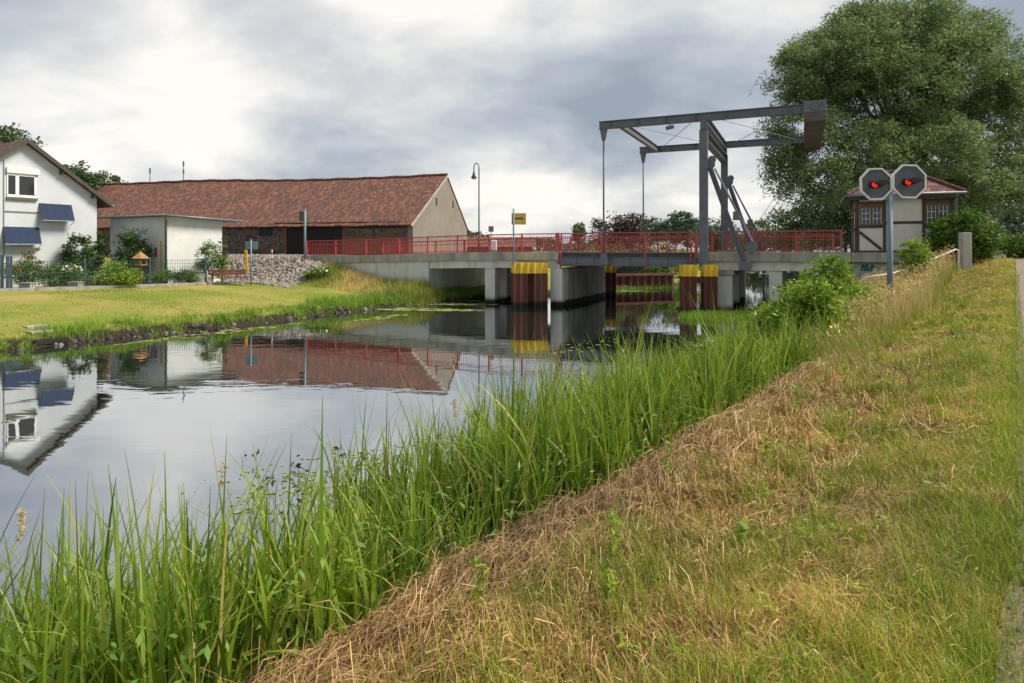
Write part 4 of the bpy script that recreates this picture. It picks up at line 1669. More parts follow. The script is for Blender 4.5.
building('farm_building', 'low brown farm building with dull red roof beyond the bridge railing', 448, 533, 236.5, 74, 2.86, 8, 'brown_building', 'barn_tiles', 1.2)
building('boat_hall', 'low dark grey hall on the far bank under the drawbridge span', 592, 649, 261.5, 64, 1.1, 6, 'dark_cladding')
t = thing('sheet_pile_wall', 'rusty corrugated sheet pile wall lining the far bank beneath the bridge', 'wall', (10.5, 55.5, 0))
a, b = U(594, 289, 53.4), U(674, 287, 56.6)
m_ = MB()
n_ = 44
pts = []
for i in range(n_ + 1):
    p = a + (b - a) * i / n_
    d_ = np.array([-(b - a)[1], (b - a)[0]]) / np.linalg.norm((b - a)[:2]) * (.22 if i % 4 in (1, 2) else 0)
    pts.append((p[0] + d_[0], p[1] + d_[1]))
for i in range(n_):
    (x0, y0), (x1, y1) = pts[i], pts[i + 1]
    m_.add([(x0, y0, -.9), (x1, y1, -.9), (x1, y1, 1.12), (x0, y0, 1.12)], [(0, 1, 2, 3)])
w_ = m_.build('piles', 'sheet_pile', t)
sm = w_.modifiers.new('thickness', 'SOLIDIFY')
sm.thickness = .03
MB().beam((a[0] - .1, a[1] - .02, 1.22), (b[0] + .1, b[1] - .02, 1.22), .5, .2).build('capping', 'sheet_pile', t)

# ------------------------------------------------------------------ street furniture
def zf1(x, y):
    return float(z_far(np.array([[x]]), np.array([[y]]))[0, 0])


pz = U(479, 235, 47.6)
lt = thing('street_lamp', 'tall dark green street lamp with curved crook and bell shade behind the bridge', 'street lamp', (pz[0], pz[1], 3.2))
zt = EYE + 82 / F * 47.6
m_ = MB().tube([(pz[0], pz[1], 2.7), (pz[0], pz[1], 4.2), (pz[0], pz[1], 4.25), (pz[0], pz[1], zt)], [.09, .085, .06, .05], 10)
arc = [(pz[0] - .19 + .19 * math.cos(a), pz[1], zt + .35 * math.sin(a)) for a in np.linspace(0, math.pi, 10)]
arc += [(pz[0] - .38, pz[1], zt - .25)]
m_.tube(arc, .035, 8)
m_.build('post', 'lamp_green', lt, smooth=True)
MB().lathe((pz[0] - .38, pz[1], zt - .75), [(.02, .52), (.06, .5), (.09, .3), (.17, .12), (.24, 0), (.20, -.01)], 16).build('shade', 'lamp_green', lt, smooth=True)
MB().lathe((pz[0] - .38, pz[1], zt - .86), [(.05, 0), (.15, .05), (.16, .10)], 12).build('glass', 'white_dirty', lt, smooth=True)

p = U(305, 258, 44.9)
z0 = 2.75
tl_ = thing('traffic_light', 'dark traffic light seen from the side on a blue grey pole at the ramp end', 'traffic light', (p[0], p[1], z0))
zt = EYE + 40 / F * 44.9
MB().tube([(p[0], p[1], z0 - .5), (p[0], p[1], zt)], .075, 10).build('post', 'steel_blue', tl_, smooth=True)
hb_ = MB().box(p[0] - .36, p[0] - .09, p[1] - .15, p[1] + .15, zt - .78, zt - .1).build('signal_head', 'lamp_green', tl_, bevel=.03)
m_ = MB()
for k in range(2):
    m_.lathe((p[0] - .22, p[1] + .16, zt - .3 - .3 * k), [(.1, -.02), (.1, .02)], 10)
m_.build('visor', 'black_paint_and_shade', hb_)

p = U(251, 287, 40.6)
z0 = zf1(p[0], p[1])
t = thing('road_sign', 'grey sign plate seen from behind on a thin pole beside the bench', 'sign', (p[0], p[1], z0))
zt = EYE + 10.5 / F * 40.6
MB().tube([(p[0], p[1], z0 - .3), (p[0], p[1], zt)], .05, 8).build('post', 'steel_blue', t, smooth=True)
MB().box(p[0] - .38, p[0] + .42, p[1] + .055, p[1] + .075, zt - .62, zt - .12).build('board', 'steel_blue', t, bevel=.006)
p = U(246.5, 262, 44.4)
z0 = zf1(p[0], p[1])
t = thing('marker_post', 'short bright yellow marker post standing on the granite slope', 'marker post', (p[0], p[1], z0))
zt = EYE - 0.2 / F * 44.4
MB().obox((p[0], p[1], (z0 + zt) / 2 - .1), (.09, 0, 0), (0, .04, 0), (-.05, 0, (zt - z0) / 2 + .12)).build('post', 'yellow', t, bevel=.01)
p = U(272, 262, 45.2)
z0 = zf1(p[0], p[1])
t = thing('marker_pole', 'thin red and white banded marker pole before the barn wall', 'marker pole', (p[0], p[1], z0))
for k in range(5):
    MB().tube([(p[0], p[1], z0 - .05 + .19 * k), (p[0], p[1], z0 + .14 + .19 * k)], .05, 8).build('band', 'white_paint' if k % 2 == 0 else 'red_paint', t)

# small plates on the far side of the bridge
b0 = B(onbr(491.5, 8.9)[0], 8.85, 3.1)
t = thing('parking_sign', 'small red rimmed blue sign on a thin post above the railing', 'sign', b0)
Yb = b0[1]
MB().tube([b0, (b0[0], b0[1], EYE + 23 / F * Yb)], .03, 6).build('post', 'gutter', t)
pl = MB().obox((b0[0], b0[1] - .04, EYE + 21 / F * Yb), (.2, 0, 0), (0, .008, 0), (0, 0, .22)).build('board', 'red_paint', t, bevel=.004)
MT['sign_blue'] = mat('sign_blue', (.12, .16, .30), (.16, .21, .36), 4, .5)
MB().obox((b0[0], b0[1] - .052, EYE + 20.5 / F * Yb), (.16, 0, 0), (0, .003, 0), (0, 0, .17)).build('face', 'sign_blue', pl)
b0 = B(onbr(493.8, 6)[0], 6.0, float(z_deck(19)))
t = thing('utility_box', 'pale rounded cabinet standing on the bridge walkway behind the railing', 'cabinet', b0)
MB().obox(b0 + np.array([0, 0, .42]), (.22, 0, 0), (0, .16, 0), (0, 0, .42)).build('body', 'white_dirty', t, bevel=.06)
MB().obox(b0 + np.array([0, -.165, .42]), (.17, 0, 0), (0, .006, 0), (0, 0, .3)).build('door', 'white_paint', t, bevel=.005)

# bench
p = U(226.5, 286, 40.2)
z0 = zf1(p[0], p[1])
ang = math.atan2(8.2, 8.0) - .5
bx = np.array([math.cos(ang), math.sin(ang), 0])
by = np.array([-math.sin(ang), math.cos(ang), 0])
bench = thing('park_bench', 'red brown plank bench with concrete feet on the lawn by the fence', 'bench', (p[0], p[1], z0))
pc = np.array([p[0], p[1], z0])
m_ = MB()
for k in range(4):
    m_.obox(pc + by * (-.18 + .12 * k) + np.array([0, 0, .46]), bx * 1.25, by * .05, (0, 0, .022))
m_.build('seat', 'bench_wood', bench, bevel=.005)
m_ = MB()
for k in range(2):
    m_.obox(pc + by * (.30 + .03 * k) + np.array([0, 0, .72 + .17 * k]), bx * 1.1, by * .02, (0, .0, .07))
m_.build('backrest', 'bench_wood', bench, bevel=.005)
for s_ in (-1, 1):
    g_ = MB().obox(pc + bx * s_ * .92 + np.array([0, 0, .2]), bx * .09, by * .22, (0, 0, .235)).build('leg', 'concrete_plain', bench, bevel=.015)
    MB().beam(pc + bx * s_ * .8 + by * .2 + np.array([0, 0, .3]), pc + bx * s_ * .8 + by * .37 + np.array([0, 0, .95]), .05, .05).build('back_support', 'steel_dark', g_)

# stone steps to the water
p = U(35, 332, 24)
gd = EDGE[3] - EDGE[2]
gd = gd / np.linalg.norm(gd)
gi = np.array([-gd[1], gd[0]])
t = thing('stone_steps', 'three worn stone steps leading down the grassy bank to the water', 'steps', (p[0], p[1], .2))
for px_, py_, Yp, hl in ((49, 339.5, 23.2, .52), (40, 331.5, 23.6, .36), (35, 326.3, 24.0, .33)):
    c_ = cast(px_, py_, .05)
    MB().obox(c_ - np.array([0, 0, .05]), np.append(gd * hl, 0), np.append(gi * .24, 0), (.0, 0, .09)).build('step', 'concrete_dark', t, bevel=.03)

# ------------------------------------------------------------------ garden fence
fa, fb = U(12, 292, 33.6), U(236, 284.5, 41.0)
fdir = (fb - fa)[:2] / np.linalg.norm((fb - fa)[:2])
flen = np.linalg.norm((fb - fa)[:2])
fence = thing('garden_fence', 'blue grey mesh fence on a low kerb around the flower garden', 'fence', (fa[0], fa[1], zf1(fa[0], fa[1])))


def fz(d_):
    p = fa[:2] + fdir * d_
    return p[0], p[1], zf1(p[0], p[1])


def fpost(x, y, z, w_=.05, h=1.75, d_=fdir):
    MB().obox((x, y, z + h / 2), (d_[0] * w_, d_[1] * w_, 0), (-d_[1] * .04, d_[0] * .04, 0), (0, 0, h / 2)).build('fence_post', 'fence', fence)


def panel(a, b, nm='mesh_panel', h=1.62):
    a, b = np.array(a), np.array(b)
    m = MB()
    n = int(np.linalg.norm(b - a) / .13)
    for i in range(1, n):
        q = a + (b - a) * i / n
        m.box(q[0] - .006, q[0] + .006, q[1] - .006, q[1] + .006, q[2] + .12, q[2] + h)
    for z in np.arange(.15, h, .2):
        m.beam(a + (0, 0, z), b + (0, 0, z), .014, .014)
    m.build(nm, 'fence', fence)


def px_on_fence(px):
    k = (px - 512) / F
    return (k * fa[1] - fa[0]) / (fdir[0] - k * fdir[1])


fps = [px_on_fence(x) for x in (-40, 12, 85, 150, 206, 232)]
for d_ in fps[2:5]:
    fpost(*fz(d_))
x, y, z = fz(px_on_fence(2))
MB().obox((x, y, z + .95), (.06, .03, 0), (-.03, .06, 0), (0, 0, .95)).build('fence_post', 'fence', fence)
x, y, z = fz(px_on_fence(7.5))
fpost(x, y, z, .07, 1.85)
x, y, z = fz(px_on_fence(11))
fpost(x, y, z, .06, 1.85)
fps[1] = px_on_fence(11)
for a, b in zip(fps[1:4], fps[2:5]):
    panel(fz(a), fz(b))
panel(fz(fps[0]), fz(px_on_fence(1)))
kb = MB()
for a, b in zip(fps[:-1], fps[1:]):
    p, q = np.array(fz(a)), np.array(fz(b))
    kb.beam(p + (.05, -.08, .02), q + (.05, -.08, .02), .12, .30)
kb.build('kerb', 'concrete_dark', fence, bevel=.01)
e_ = np.array(fz(fps[4]))
e2_ = e_ + np.append(np.array([-fdir[1], fdir[0]]) * 5.2, 0)
e2_[2] = zf1(e2_[0], e2_[1])
for k in (1, 2):
    q = e_ + (e2_ - e_) * k / 2
    fpost(q[0], q[1], zf1(q[0], q[1]))
panel(e_, e2_)

# bird house and planters in the garden
p = U(140.5, 282, 38.2)
z0 = zf1(p[0], p[1])
t = thing('bird_house', 'honey coloured wooden bird house on a post above the garden shrubs', 'bird house', (p[0], p[1], z0))
zb_ = EYE - 15.5 / F * 38.2
MB().box(p[0] - .07, p[0] + .07, p[1] - .07, p[1] + .07, z0 - .1, zb_).build('post', 'bird_wood', t)
m_ = MB()
m_.prism([(p[0] + .42 * math.cos(k * math.pi / 3), p[1] + .42 * math.sin(k * math.pi / 3), zb_) for k in range(6)], (0, 0, .08))
for k in range(6):
    m_.tube([(p[0] + .36 * math.cos(k * math.pi / 3), p[1] + .36 * math.sin(k * math.pi / 3), zb_ + .08), (p[0] + .36 * math.cos(k * math.pi / 3), p[1] + .36 * math.sin(k * math.pi / 3), zb_ + .42)], .04, 6)
m_.build('platform', 'bird_wood', t)
m_ = MB()
rg = [(p[0] + .55 * math.cos(k * math.pi / 3), p[1] + .55 * math.sin(k * math.pi / 3), zb_ + .42) for k in range(6)]
m_.add(rg + [(p[0], p[1], zb_ + .85)], [(k, (k + 1) % 6, 6) for k in range(6)] + [(5, 4, 3, 2, 1, 0)])
m_.build('roof', 'bird_wood', t)
for px_, lb in ((22.5, 'grey square planter under the pink roses by the fence gate'), (71.5, 'grey square planter below the white flowering shrub')):
    p = U(px_, 289.5, 34.6 if px_ < 50 else 36.2)
    z0 = zf1(p[0], p[1])
    m_ = MB()
    m_.box(p[0] - .3, p[0] + .3, p[1] + .1, p[1] + .6, z0, z0 + .38)
    m_.box(p[0] - .33, p[0] + .33, p[1] + .07, p[1] + .63, z0 + .34, z0 + .40)
    o = m_.build('planter', 'concrete_plain', origin=(p[0], p[1] + .35, z0), bevel=.01)
    tag(o, lb, 'planter', 'grey planters in the garden')

# ------------------------------------------------------------------ concrete post, handrail, brick block right
YP = 26.9
a, b = U(960.6, 264, YP), U(972.2, 232.5, YP)
o = MB().box(a[0] + .1, b[0], YP, YP + .3, 2.2, b[2]).build('concrete_post', 'concrete_plain', origin=((a[0] + b[0]) / 2, YP + .25, 2.6), bevel=.025)
tag(o, 'square weathered concrete post at the top of the grass bank', 'post')
hr = thing('handrail', 'thin white pipe handrail climbing the bank to the concrete post', 'handrail', U(910, 275, 25.0))
pts = [U(864, 277.5, 24.0), U(889, 274, 24.4), U(905, 270, 24.9), U(931, 260, 25.7), U(956, 249.3, 26.7), U(958.5, 251, 26.8)]
MB().tube(pts, .03, 8).build('rail', 'white_dirty', hr, smooth=True)
for q in (pts[1], pts[3], (pts[3] + pts[4]) / 2, pts[5]):
    MB().tube([(q[0], q[1], q[2] - 1.0), q], .026, 8).build('rail_post', 'white_dirty', hr)
p = U(985, 262, 33)
o = MB().box(p[0] - .4, p[0] + .4, 33, 33.4, 2.3, 3.2).build('brick_block', 'brick_red', origin=(p[0], 33.2, 2.7), bevel=.03)
tag(o, 'squat red brick block half hidden behind the rose bush', 'brick block')
# ------------------------------------------------------------------ stones
ICO_V = []
ph = (1 + 5 ** .5) / 2
for a in (-1, 1):
    for b in (-ph, ph):
        ICO_V += [(0, a, b), (a, b, 0), (b, 0, a)]
ICO_V = np.array(ICO_V) / np.linalg.norm(ICO_V[0])
ICO_F = []
for i in range(12):
    for j in range(i + 1, 12):
        for k in range(j + 1, 12):
            d_ = [np.linalg.norm(ICO_V[x] - ICO_V[y]) for x, y in ((i, j), (j, k), (i, k))]
            if max(d_) < 1.1:
                n_ = np.cross(ICO_V[j] - ICO_V[i], ICO_V[k] - ICO_V[i])
                ICO_F.append((i, j, k) if n_ @ ICO_V[i] > 0 else (i, k, j))
ICO_F = np.array(ICO_F)


def stones(name, P, S, m):
    n = len(P)
    V = ICO_V[None] * (1 + rng.normal(0, .13, (n, 12, 1)))
    sc_ = S[:, None, None] * rng.uniform(.6, 1.3, (n, 1, 3))
    V = V * sc_
    a = rng.uniform(0, 6.28, n)
    c_, s_ = np.cos(a)[:, None], np.sin(a)[:, None]
    x, y = V[:, :, 0].copy(), V[:, :, 1].copy()
    V[:, :, 0] = x * c_ - y * s_
    V[:, :, 1] = x * s_ + y * c_
    V += P[:, None, :]
    Q = ICO_F[None] + (np.arange(n) * 12)[:, None, None]
    return mesh_np(name, V.reshape(-1, 3), Q.reshape(-1, 3), m)


m, nt, out = new_mat('granite_rubble')
g = N(nt, 'ShaderNodeNewGeometry')
c = ramp(nt, g.outputs['Random Per Island'], [(0, (.10, .09, .08)), (.25, (.22, .18, .155)), (.5, (.29, .245, .215)), (.75, (.16, .155, .15)), (1, (.38, .345, .315))])
finish(nt, out, c, .9)
MT['rubble'] = m
m, nt, out = new_mat('bank_stone')
g = N(nt, 'ShaderNodeNewGeometry')
c = ramp(nt, g.outputs['Random Per Island'], [(0, (.02, .017, .014)), (.5, (.045, .038, .03)), (.85, (.085, .075, .06)), (1, (.2, .18, .16))])
finish(nt, out, c, .85, noise(nt, coords(nt), 12, 4), .4)
MT['bank_stone'] = m
n = 8000
tt, ww = rng.uniform(31.6, 52, n), rng.uniform(-4.6, .8, n)
kk = (tt > 34.4) | (ww < -.4)
tt, ww, n = tt[kk], ww[kk], kk.sum()
X = A2[0] + E1[0] * tt + E2[0] * ww
Y = A2[1] + E1[1] * tt + E2[1] * ww
tag(stones('granite_rubble', np.stack([X, Y, z_far(X, Y) + .02], 1), rng.uniform(.06, .15, n), 'rubble'),
    'pinkish granite rubble slope beside the bridge ramp', 'rubble', kind='stuff')


def edge_points(n, i0, i1, d0, d1):
    """random points along the far bank edge, d metres inland"""
    seg = EDGE[i0:i1 + 1]
    L = np.linalg.norm(np.diff(seg, axis=0), axis=1)
    k = rng.choice(len(L), n, p=L / L.sum())
    t = rng.uniform(0, 1, n)
    dd = np.diff(seg, axis=0)[k] / L[k][:, None]
    P = seg[:-1][k] + np.diff(seg, axis=0)[k] * t[:, None]
    d_ = rng.uniform(d0, d1, n)
    P = P + np.stack([-dd[:, 1], dd[:, 0]], 1) * d_[:, None]
    return P[:, 0], P[:, 1], d_


X, Y, d_ = edge_points(1800, 0, 8, -.35, .4)
kk = patch(X, Y, .8, 2) + rng.normal(0, .15, len(X)) > .45
X, Y = X[kk], Y[kk]
tag(stones('bank_stones', np.stack([X, Y, -.01 + np.maximum(z_far(X, Y), 0) * .75], 1), rng.uniform(.03, .13, len(X)) * (1 + (rng.uniform(0, 1, len(X)) < .08)), 'bank_stone'),
    'dark stones and roots lining the far waterline', 'stones', kind='stuff')

# ------------------------------------------------------------------ grasses of the near bank
def scatter(n, u0, u1, s0, s1, power=1.0):
    u = u0 + (u1 - u0) * rng.uniform(0, 1, n) ** power
    s = rng.uniform(s0, s1, n)
    return u, s


def stuff(name, label, catg, parts, m):
    V, Q = cat(parts)
    return tag(mesh_np(name, V, Q, m), label, catg, kind='stuff')


def gblades(u, s, H, W, bend, seg=3, sink=.02):
    X, Y = US(u, s)
    P = np.stack([X, Y, z_near(u, s) - sink], 1)
    return blades(P, H, W, rng.uniform(0, 6.283, len(u)), bend, seg)


parts = []
for n, u0, u1, hh, wd in ((130000, .6, 6, .07, .0032), (70000, 5, 13, .08, .0055), (50000, 12, 38, .10, .012)):
    u, s = scatter(n, u0, u1, .03, 2.45)
    k = patch(u, s, 1.3, 1) * .7 + patch(u, s, 3.7, 4) * .5
    keep = (rng.uniform(0, 1, n) < .25 + .9 * k) & ((u > 13) | (s < hay_s(u) - .45 + .15 * wob(u, s, 5)))
    u, s, k = u[keep], s[keep], k[keep]
    H = hh * rng.lognormal(0, .45, len(u)) * (.55 + .9 * k)
    parts.append(gblades(u, s, H, wd * rng.uniform(.6, 1.4, len(u)), rng.uniform(.5, 2.1, len(u)), 3))
stuff('mown_grass', 'short mown grass, half green half straw, along the path verge', 'grass', parts, 'grass_mix')

parts = []
# greener tufts, path edge and scattered tall blades
for n, u0, u1, s0, s1, hh, wd in ((15000, .8, 10, -.08, .24, .075, .004), (7000, .8, 5, .08, .55, .10, .005), (12000, 4, 30, -.12, .35, .09, .009)):
    u, s = scatter(n, u0, u1, s0, s1, 1.4)
    parts.append(gblades(u, s, hh * rng.lognormal(0, .4, n), wd * rng.uniform(.6, 1.4, n), rng.uniform(.2, 1.2, n), 3))
nt_ = 240
tu, ts_ = scatter(nt_, .9, 26, .3, 2.1, 1.5)
cnt = 62
u = np.repeat(tu, cnt) + rng.normal(0, .07, nt_ * cnt)
s = np.repeat(ts_, cnt) + rng.normal(0, .07, nt_ * cnt)
hs = np.repeat(rng.uniform(.10, .30, nt_), cnt)
parts.append(gblades(u, s, hs * rng.uniform(.5, 1.2, len(u)), (.0045 + .0005 * u) * rng.uniform(.6, 1.3, len(u)), rng.uniform(.2, 1.1, len(u)), 3))
# lower left part of the verge: longer yellow-green blades
u, s = scatter(3600, .2, 3.8, .9, 2.15)
parts.append(gblades(u, s, rng.uniform(.10, .32, len(u)), rng.uniform(.003, .007, len(u)), rng.uniform(.15, 1.0, len(u)), 4))
stuff('green_tufts', 'fresh green grass tufts growing through the mown verge', 'grass', parts, 'grass_green')

# low broad-leaved weeds and a few tall shoots in the verge
nr = 330
wu, ws = scatter(nr, .9, 16, .2, 2.3, 1.5)
k = 9
X, Y = US(np.repeat(wu, k), np.repeat(ws, k))
a = rng.uniform(0, 6.28, nr * k)
r = rng.uniform(.015, .075, nr * k)
P = np.stack([X + r * np.cos(a), Y + r * np.sin(a), z_near_xy(X, Y) + rng.uniform(.015, .06, nr * k)], 1)
parts = [leaves(P, .055, .42, .05, 1.5)]
for wu_, ws_, h_ in ((4.6, 2.1, .42), (3.4, 1.9, .3), (5.4, 1.6, .25), (2.8, 1.6, .26), (7.5, 1.9, .36), (3.9, 1.3, .2), (9, 1.7, .4), (2.4, 2.1, .32)):
    x, y = US(wu_, ws_)
    z = float(z_near(wu_, ws_))
    n_ = 34
    P = np.stack([x + rng.normal(0, .02, n_), y + rng.normal(0, .02, n_), z + h_ * rng.uniform(.1, 1, n_)], 1)
    parts.append(leaves(P, .07, .3, -.5, .3))
    parts.append(blades(np.array([[x, y, z]]), np.array([h_]), np.array([.008]), np.array([1.]), np.array([.05]), 4))
stuff('verge_weeds', 'low broad-leaved weeds and shoots scattered in the mown verge', 'weeds', parts, 'bush_bright')

# lying straw
def strands(u, s, L, W, yaw, lift, m_lift=.02):
    X, Y = US(u, s)
    n = len(u)
    dx, dy = np.cos(yaw), np.sin(yaw)
    pts = []
    curve = rng.normal(0, .25, n)
    for k in range(4):
        t = (k / 3 - .5)
        x = X + dx * L * t - dy * L * curve * (t * t)
        y = Y + dy * L * t + dx * L * curve * (t * t)
        z = z_near_xy(x, y) + m_lift + lift * (1 + .8 * np.sin(4 * t + curve * 9))
        pts.append(np.stack([x, y, z], 1))
    V = np.zeros((n, 4, 2, 3))
    off = np.stack([-dy * W * .5, dx * W * .5, rng.normal(0, 1, n) * W * .3], 1)
    for k in range(4):
        V[:, k, 0] = pts[k] - off
        V[:, k, 1] = pts[k] + off
    base = (np.arange(n) * 8)[:, None]
    Q = np.concatenate([base + np.array([[2 * k, 2 * k + 1, 2 * k + 3, 2 * k + 2]]) for k in range(3)])
    return V.reshape(-1, 3), Q


parts = []
base_yaw = math.atan2(.786, .618)
for n, u0, u1, L0, wd in ((26000, .6, 6, .10, .0024), (14000, 5, 14, .14, .0042), (9000, 13, 36, .22, .009)):
    u, s = scatter(n, u0, u1, .15, 2.4)
    k = patch(u, s, 1.1, 7)
    kp = rng.uniform(0, 1, n) < 1.3 * k - .1
    u, s = u[kp], s[kp]
    n = len(u)
    parts.append(strands(u, s, L0 * rng.lognormal(0, .4, n), wd * rng.uniform(.6, 1.4, n), rng.uniform(0, 6.28, n), rng.exponential(.012, n)))
nc_ = 330
cu, cs = scatter(nc_, .7, 11, .5, 2.2, 1.3)
cs = 2.25 - (2.25 - cs) * rng.uniform(.3, 1, nc_)
cnt = 55
u = np.repeat(cu, cnt) + rng.normal(0, .075, nc_ * cnt)
s = np.repeat(cs, cnt) + rng.normal(0, .06, nc_ * cnt)
parts.append(strands(u, s, .11 * rng.lognormal(0, .4, len(u)), (.0022 + .0004 * u) * rng.uniform(.7, 1.3, len(u)), np.repeat(rng.uniform(0, 6.28, nc_), cnt) + rng.normal(0, .6, len(u)), rng.exponential(.03, len(u))))
stuff('cut_straw', 'dry cut grass lying scattered over the verge', 'straw', parts, 'straw')
parts = []
for n, u0, u1, wd, L0 in ((46000, -.5, 6, .0028, .2), (24000, 5.5, 13.5, .005, .3)):
    u = rng.uniform(u0, u1, n)
    s = hay_s(u) + rng.normal(-.04, .27, n)
    n = len(u)
    parts.append(strands(u, s, L0 * rng.lognormal(0, .45, n), wd * rng.uniform(.6, 1.6, n), base_yaw + rng.normal(0, .6, n) + math.pi * (rng.uniform(0, 1, n) < .5), rng.exponential(.022, n)))
stuff('raked_hay', 'brown swath of raked reeds and hay along the bank edge', 'hay', parts, 'hay')

# reeds
def reeds(n, u, s, hmin, hmax, wd, per=4):
    """stems with long leaves: each stem is a bundle of blades sprouting from one foot"""
    H = (hmin + (hmax - hmin) * np.clip(patch(u, s, 2.3, 6) * 1.1 + rng.normal(0, .22, n), 0, 1.15))
    uu, ss_ = np.repeat(u, per), np.repeat(s, per)
    HH_ = np.repeat(H, per) * rng.uniform(.45, 1.05, n * per)
    uu = uu + rng.normal(0, .03, n * per)
    ss_ = ss_ + rng.normal(0, .03, n * per)
    bend = np.abs(rng.normal(.30, .30, n * per)) + .05
    bend[rng.uniform(0, 1, n * per) < .38] *= 2.8
    X, Y = US(uu, ss_)
    z = np.maximum(z_near(uu, ss_), -.25) - .03
    return blades(np.stack([X, Y, z], 1), HH_, wd * rng.uniform(.6, 1.35, n * per), rng.uniform(0, 6.283, n * per), np.minimum(bend, 1.9), 6)


def reed_patch(n, u0, u1, sa, sb, *a, thr=.0):
    u = rng.uniform(u0, u1, n)
    t = rng.uniform(0, 1, n)
    off = .25 * wob(u, 0 * u, .8, 3)
    s = sa + off * .6 + (sb(u) + off * 1.2 - sa) * t
    k = rng.uniform(0, 1, n) < np.clip(patch(u, s, 1.5, 9) * 1.3 + patch(u, s, 3.4, 2) * .7 - thr - .1, .03, 1)
    return reeds(int(k.sum()), u[k], s[k], *a)


p_ = [reed_patch(1900, -1.5, 2.7, 3.15, lambda u: s_water(u) - .25, .65, 1.55, .030, thr=.4),
      reed_patch(1200, 2.4, 4.6, 3.1, lambda u: s_water(u) - .9, .45, 1.25, .022, thr=.75),
      reed_patch(2700, 4.3, 10, 3.05, lambda u: s_water(u) + .1, .6, 1.8, .031, thr=.4),
      reed_patch(2600, 9.5, 18.5, 3.1, lambda u: s_water(u) + .3, .7, 1.55, .033, thr=.3),
      reed_patch(700, 18, 26, 5.2, lambda u: s_water(u) + .25, .6, 1.0, .028)]
n = 420
u = rng.uniform(-1, 17, n)
s = rng.uniform(3.1, 5.6, n)
X, Y = US(u, s)
dead = blades(np.stack([X, Y, z_near(u, s)], 1), rng.uniform(.5, 1.3, n), .006 + .0006 * np.maximum(u, 0), rng.uniform(0, 6.28, n), rng.uniform(.1, 1.9, n), 5)
stuff('dead_reeds', 'bent straw-coloured dead stems among the green reeds', 'reeds', [dead], 'dry_grass')
stuff('reed_bed', 'tall fresh green reeds along the near waterline', 'reeds', p_, 'reed')
u, s = scatter(480, -1, 9, 2.95, 4.8)
X, Y = US(np.repeat(u, 9) + rng.normal(0, .09, 4320), np.repeat(s, 9) + rng.normal(0, .09, 4320))
Z = z_near_xy(X, Y) + rng.uniform(.05, .6, len(X))
stuff('bank_herbs', 'broad-leaved herbs between the reeds and the hay', 'herbs', [leaves(np.stack([X, Y, Z], 1), .075, .3, .1, .6)], 'herb')
# dry reed plumes
u = np.array([.55, 1.35, 2.6, 5.2, 7.7, 9.3])
s = np.array([5.2, 5.3, 5.0, 4.9, 4.8, 5.0])
X, Y = US(u, s)
Z = z_near(u, s)
m_ = []
for x, y, z in zip(X, Y, Z):
    k = 60
    tt = rng.uniform(0, 1, k)
    P = np.stack([x + rng.normal(0, .012, k), y + rng.normal(0, .012, k), z + 1.15 + .22 * tt], 1)
    m_.append(leaves(P, .05, .22, -.5, .2))
    m_.append(blades(np.array([[x, y, z]]), np.array([1.2]), np.array([.007]), np.array([0.]), np.array([.02]), 5))
stuff('grass_plumes', 'straw-coloured grass plumes rising above the reeds', 'grass plumes', m_, 'dry_grass')

# slope between hay and reeds further along, and the tall dry grass near the bridge
parts = []
for n, u0, u1, s0, s1, h0, h1, wd in ((9000, 6.5, 15, 1.9, 4.2, .12, .45, .008), (30000, 12, 32, 2.0, 6.6, .25, .85, .014), (7000, 24, 35, 1.9, 8.3, .3, .8, .022)):
    u, s = scatter(n, u0, u1, s0, s1)
    if u0 == 6.5:
        kp = np.abs(s - hay_s(u)) > .36 * smooth((13.5 - u) / 3)
        u, s = u[kp], s[kp]
    k = patch(u, s, .8, 5)
    parts.append(gblades(u, s, (h0 + (h1 - h0) * k) * rng.uniform(.55, 1.15, len(u)), wd * rng.uniform(.6, 1.3, len(u)), rng.uniform(.1, 1.2, len(u)), 4))
stuff('bank_grass', 'olive green unmown grass on the canal slope', 'grass', parts, 'grass_olive')
parts = []
for n, u0, u1, s0, s1, h0, h1, wd in ((2200, 13, 20, 2.3, 4.6, .4, .8, .007), (9500, 16, 33, 2.0, 5.0, .75, 1.2, .011), (1500, 6, 14, 1.9, 2.6, .15, .4, .006)):
    u, s = scatter(n, u0, u1, s0, s1)
    k = patch(u, s, .7, 2)
    kp = rng.uniform(0, 1, n) < k * 1.2
    u, s = u[kp], s[kp]
    parts.append(gblades(u, s, rng.uniform(h0, h1, len(u)), wd * rng.uniform(.6, 1.3, len(u)), rng.uniform(.05, .7, len(u)), 4))
    if h1 > .7:
        X, Y = US(u, s)
        P = np.stack([X, Y, z_near(u, s) + rng.uniform(h0, h1, len(u)) * .95], 1)
        parts.append(leaves(P + rng.normal(0, .04, P.shape), .10, .25, -1.2, .2))
u, s = rng.normal(20.6, .9, 1500), rng.normal(2.75, .4, 1500)
parts.append(gblades(u, s, rng.uniform(.55, 1.05, 1500), .010 * rng.uniform(.6, 1.3, 1500), rng.uniform(.05, .8, 1500), 4))
stuff('dry_tall_grass', 'tall straw-coloured grass on the slope below the concrete post', 'grass', parts, 'dry_grass')
u, s = scatter(420, 14, 27, 2.6, 5.4)
X, Y = US(u, s)
stuff('yellow_flowers', 'small yellow wild flowers on the slope', 'flowers', [leaves(np.stack([X, Y, z_near(u, s) + rng.uniform(.4, .85, len(u))], 1), .06, .9, 0, 1)], 'yellow_flower')

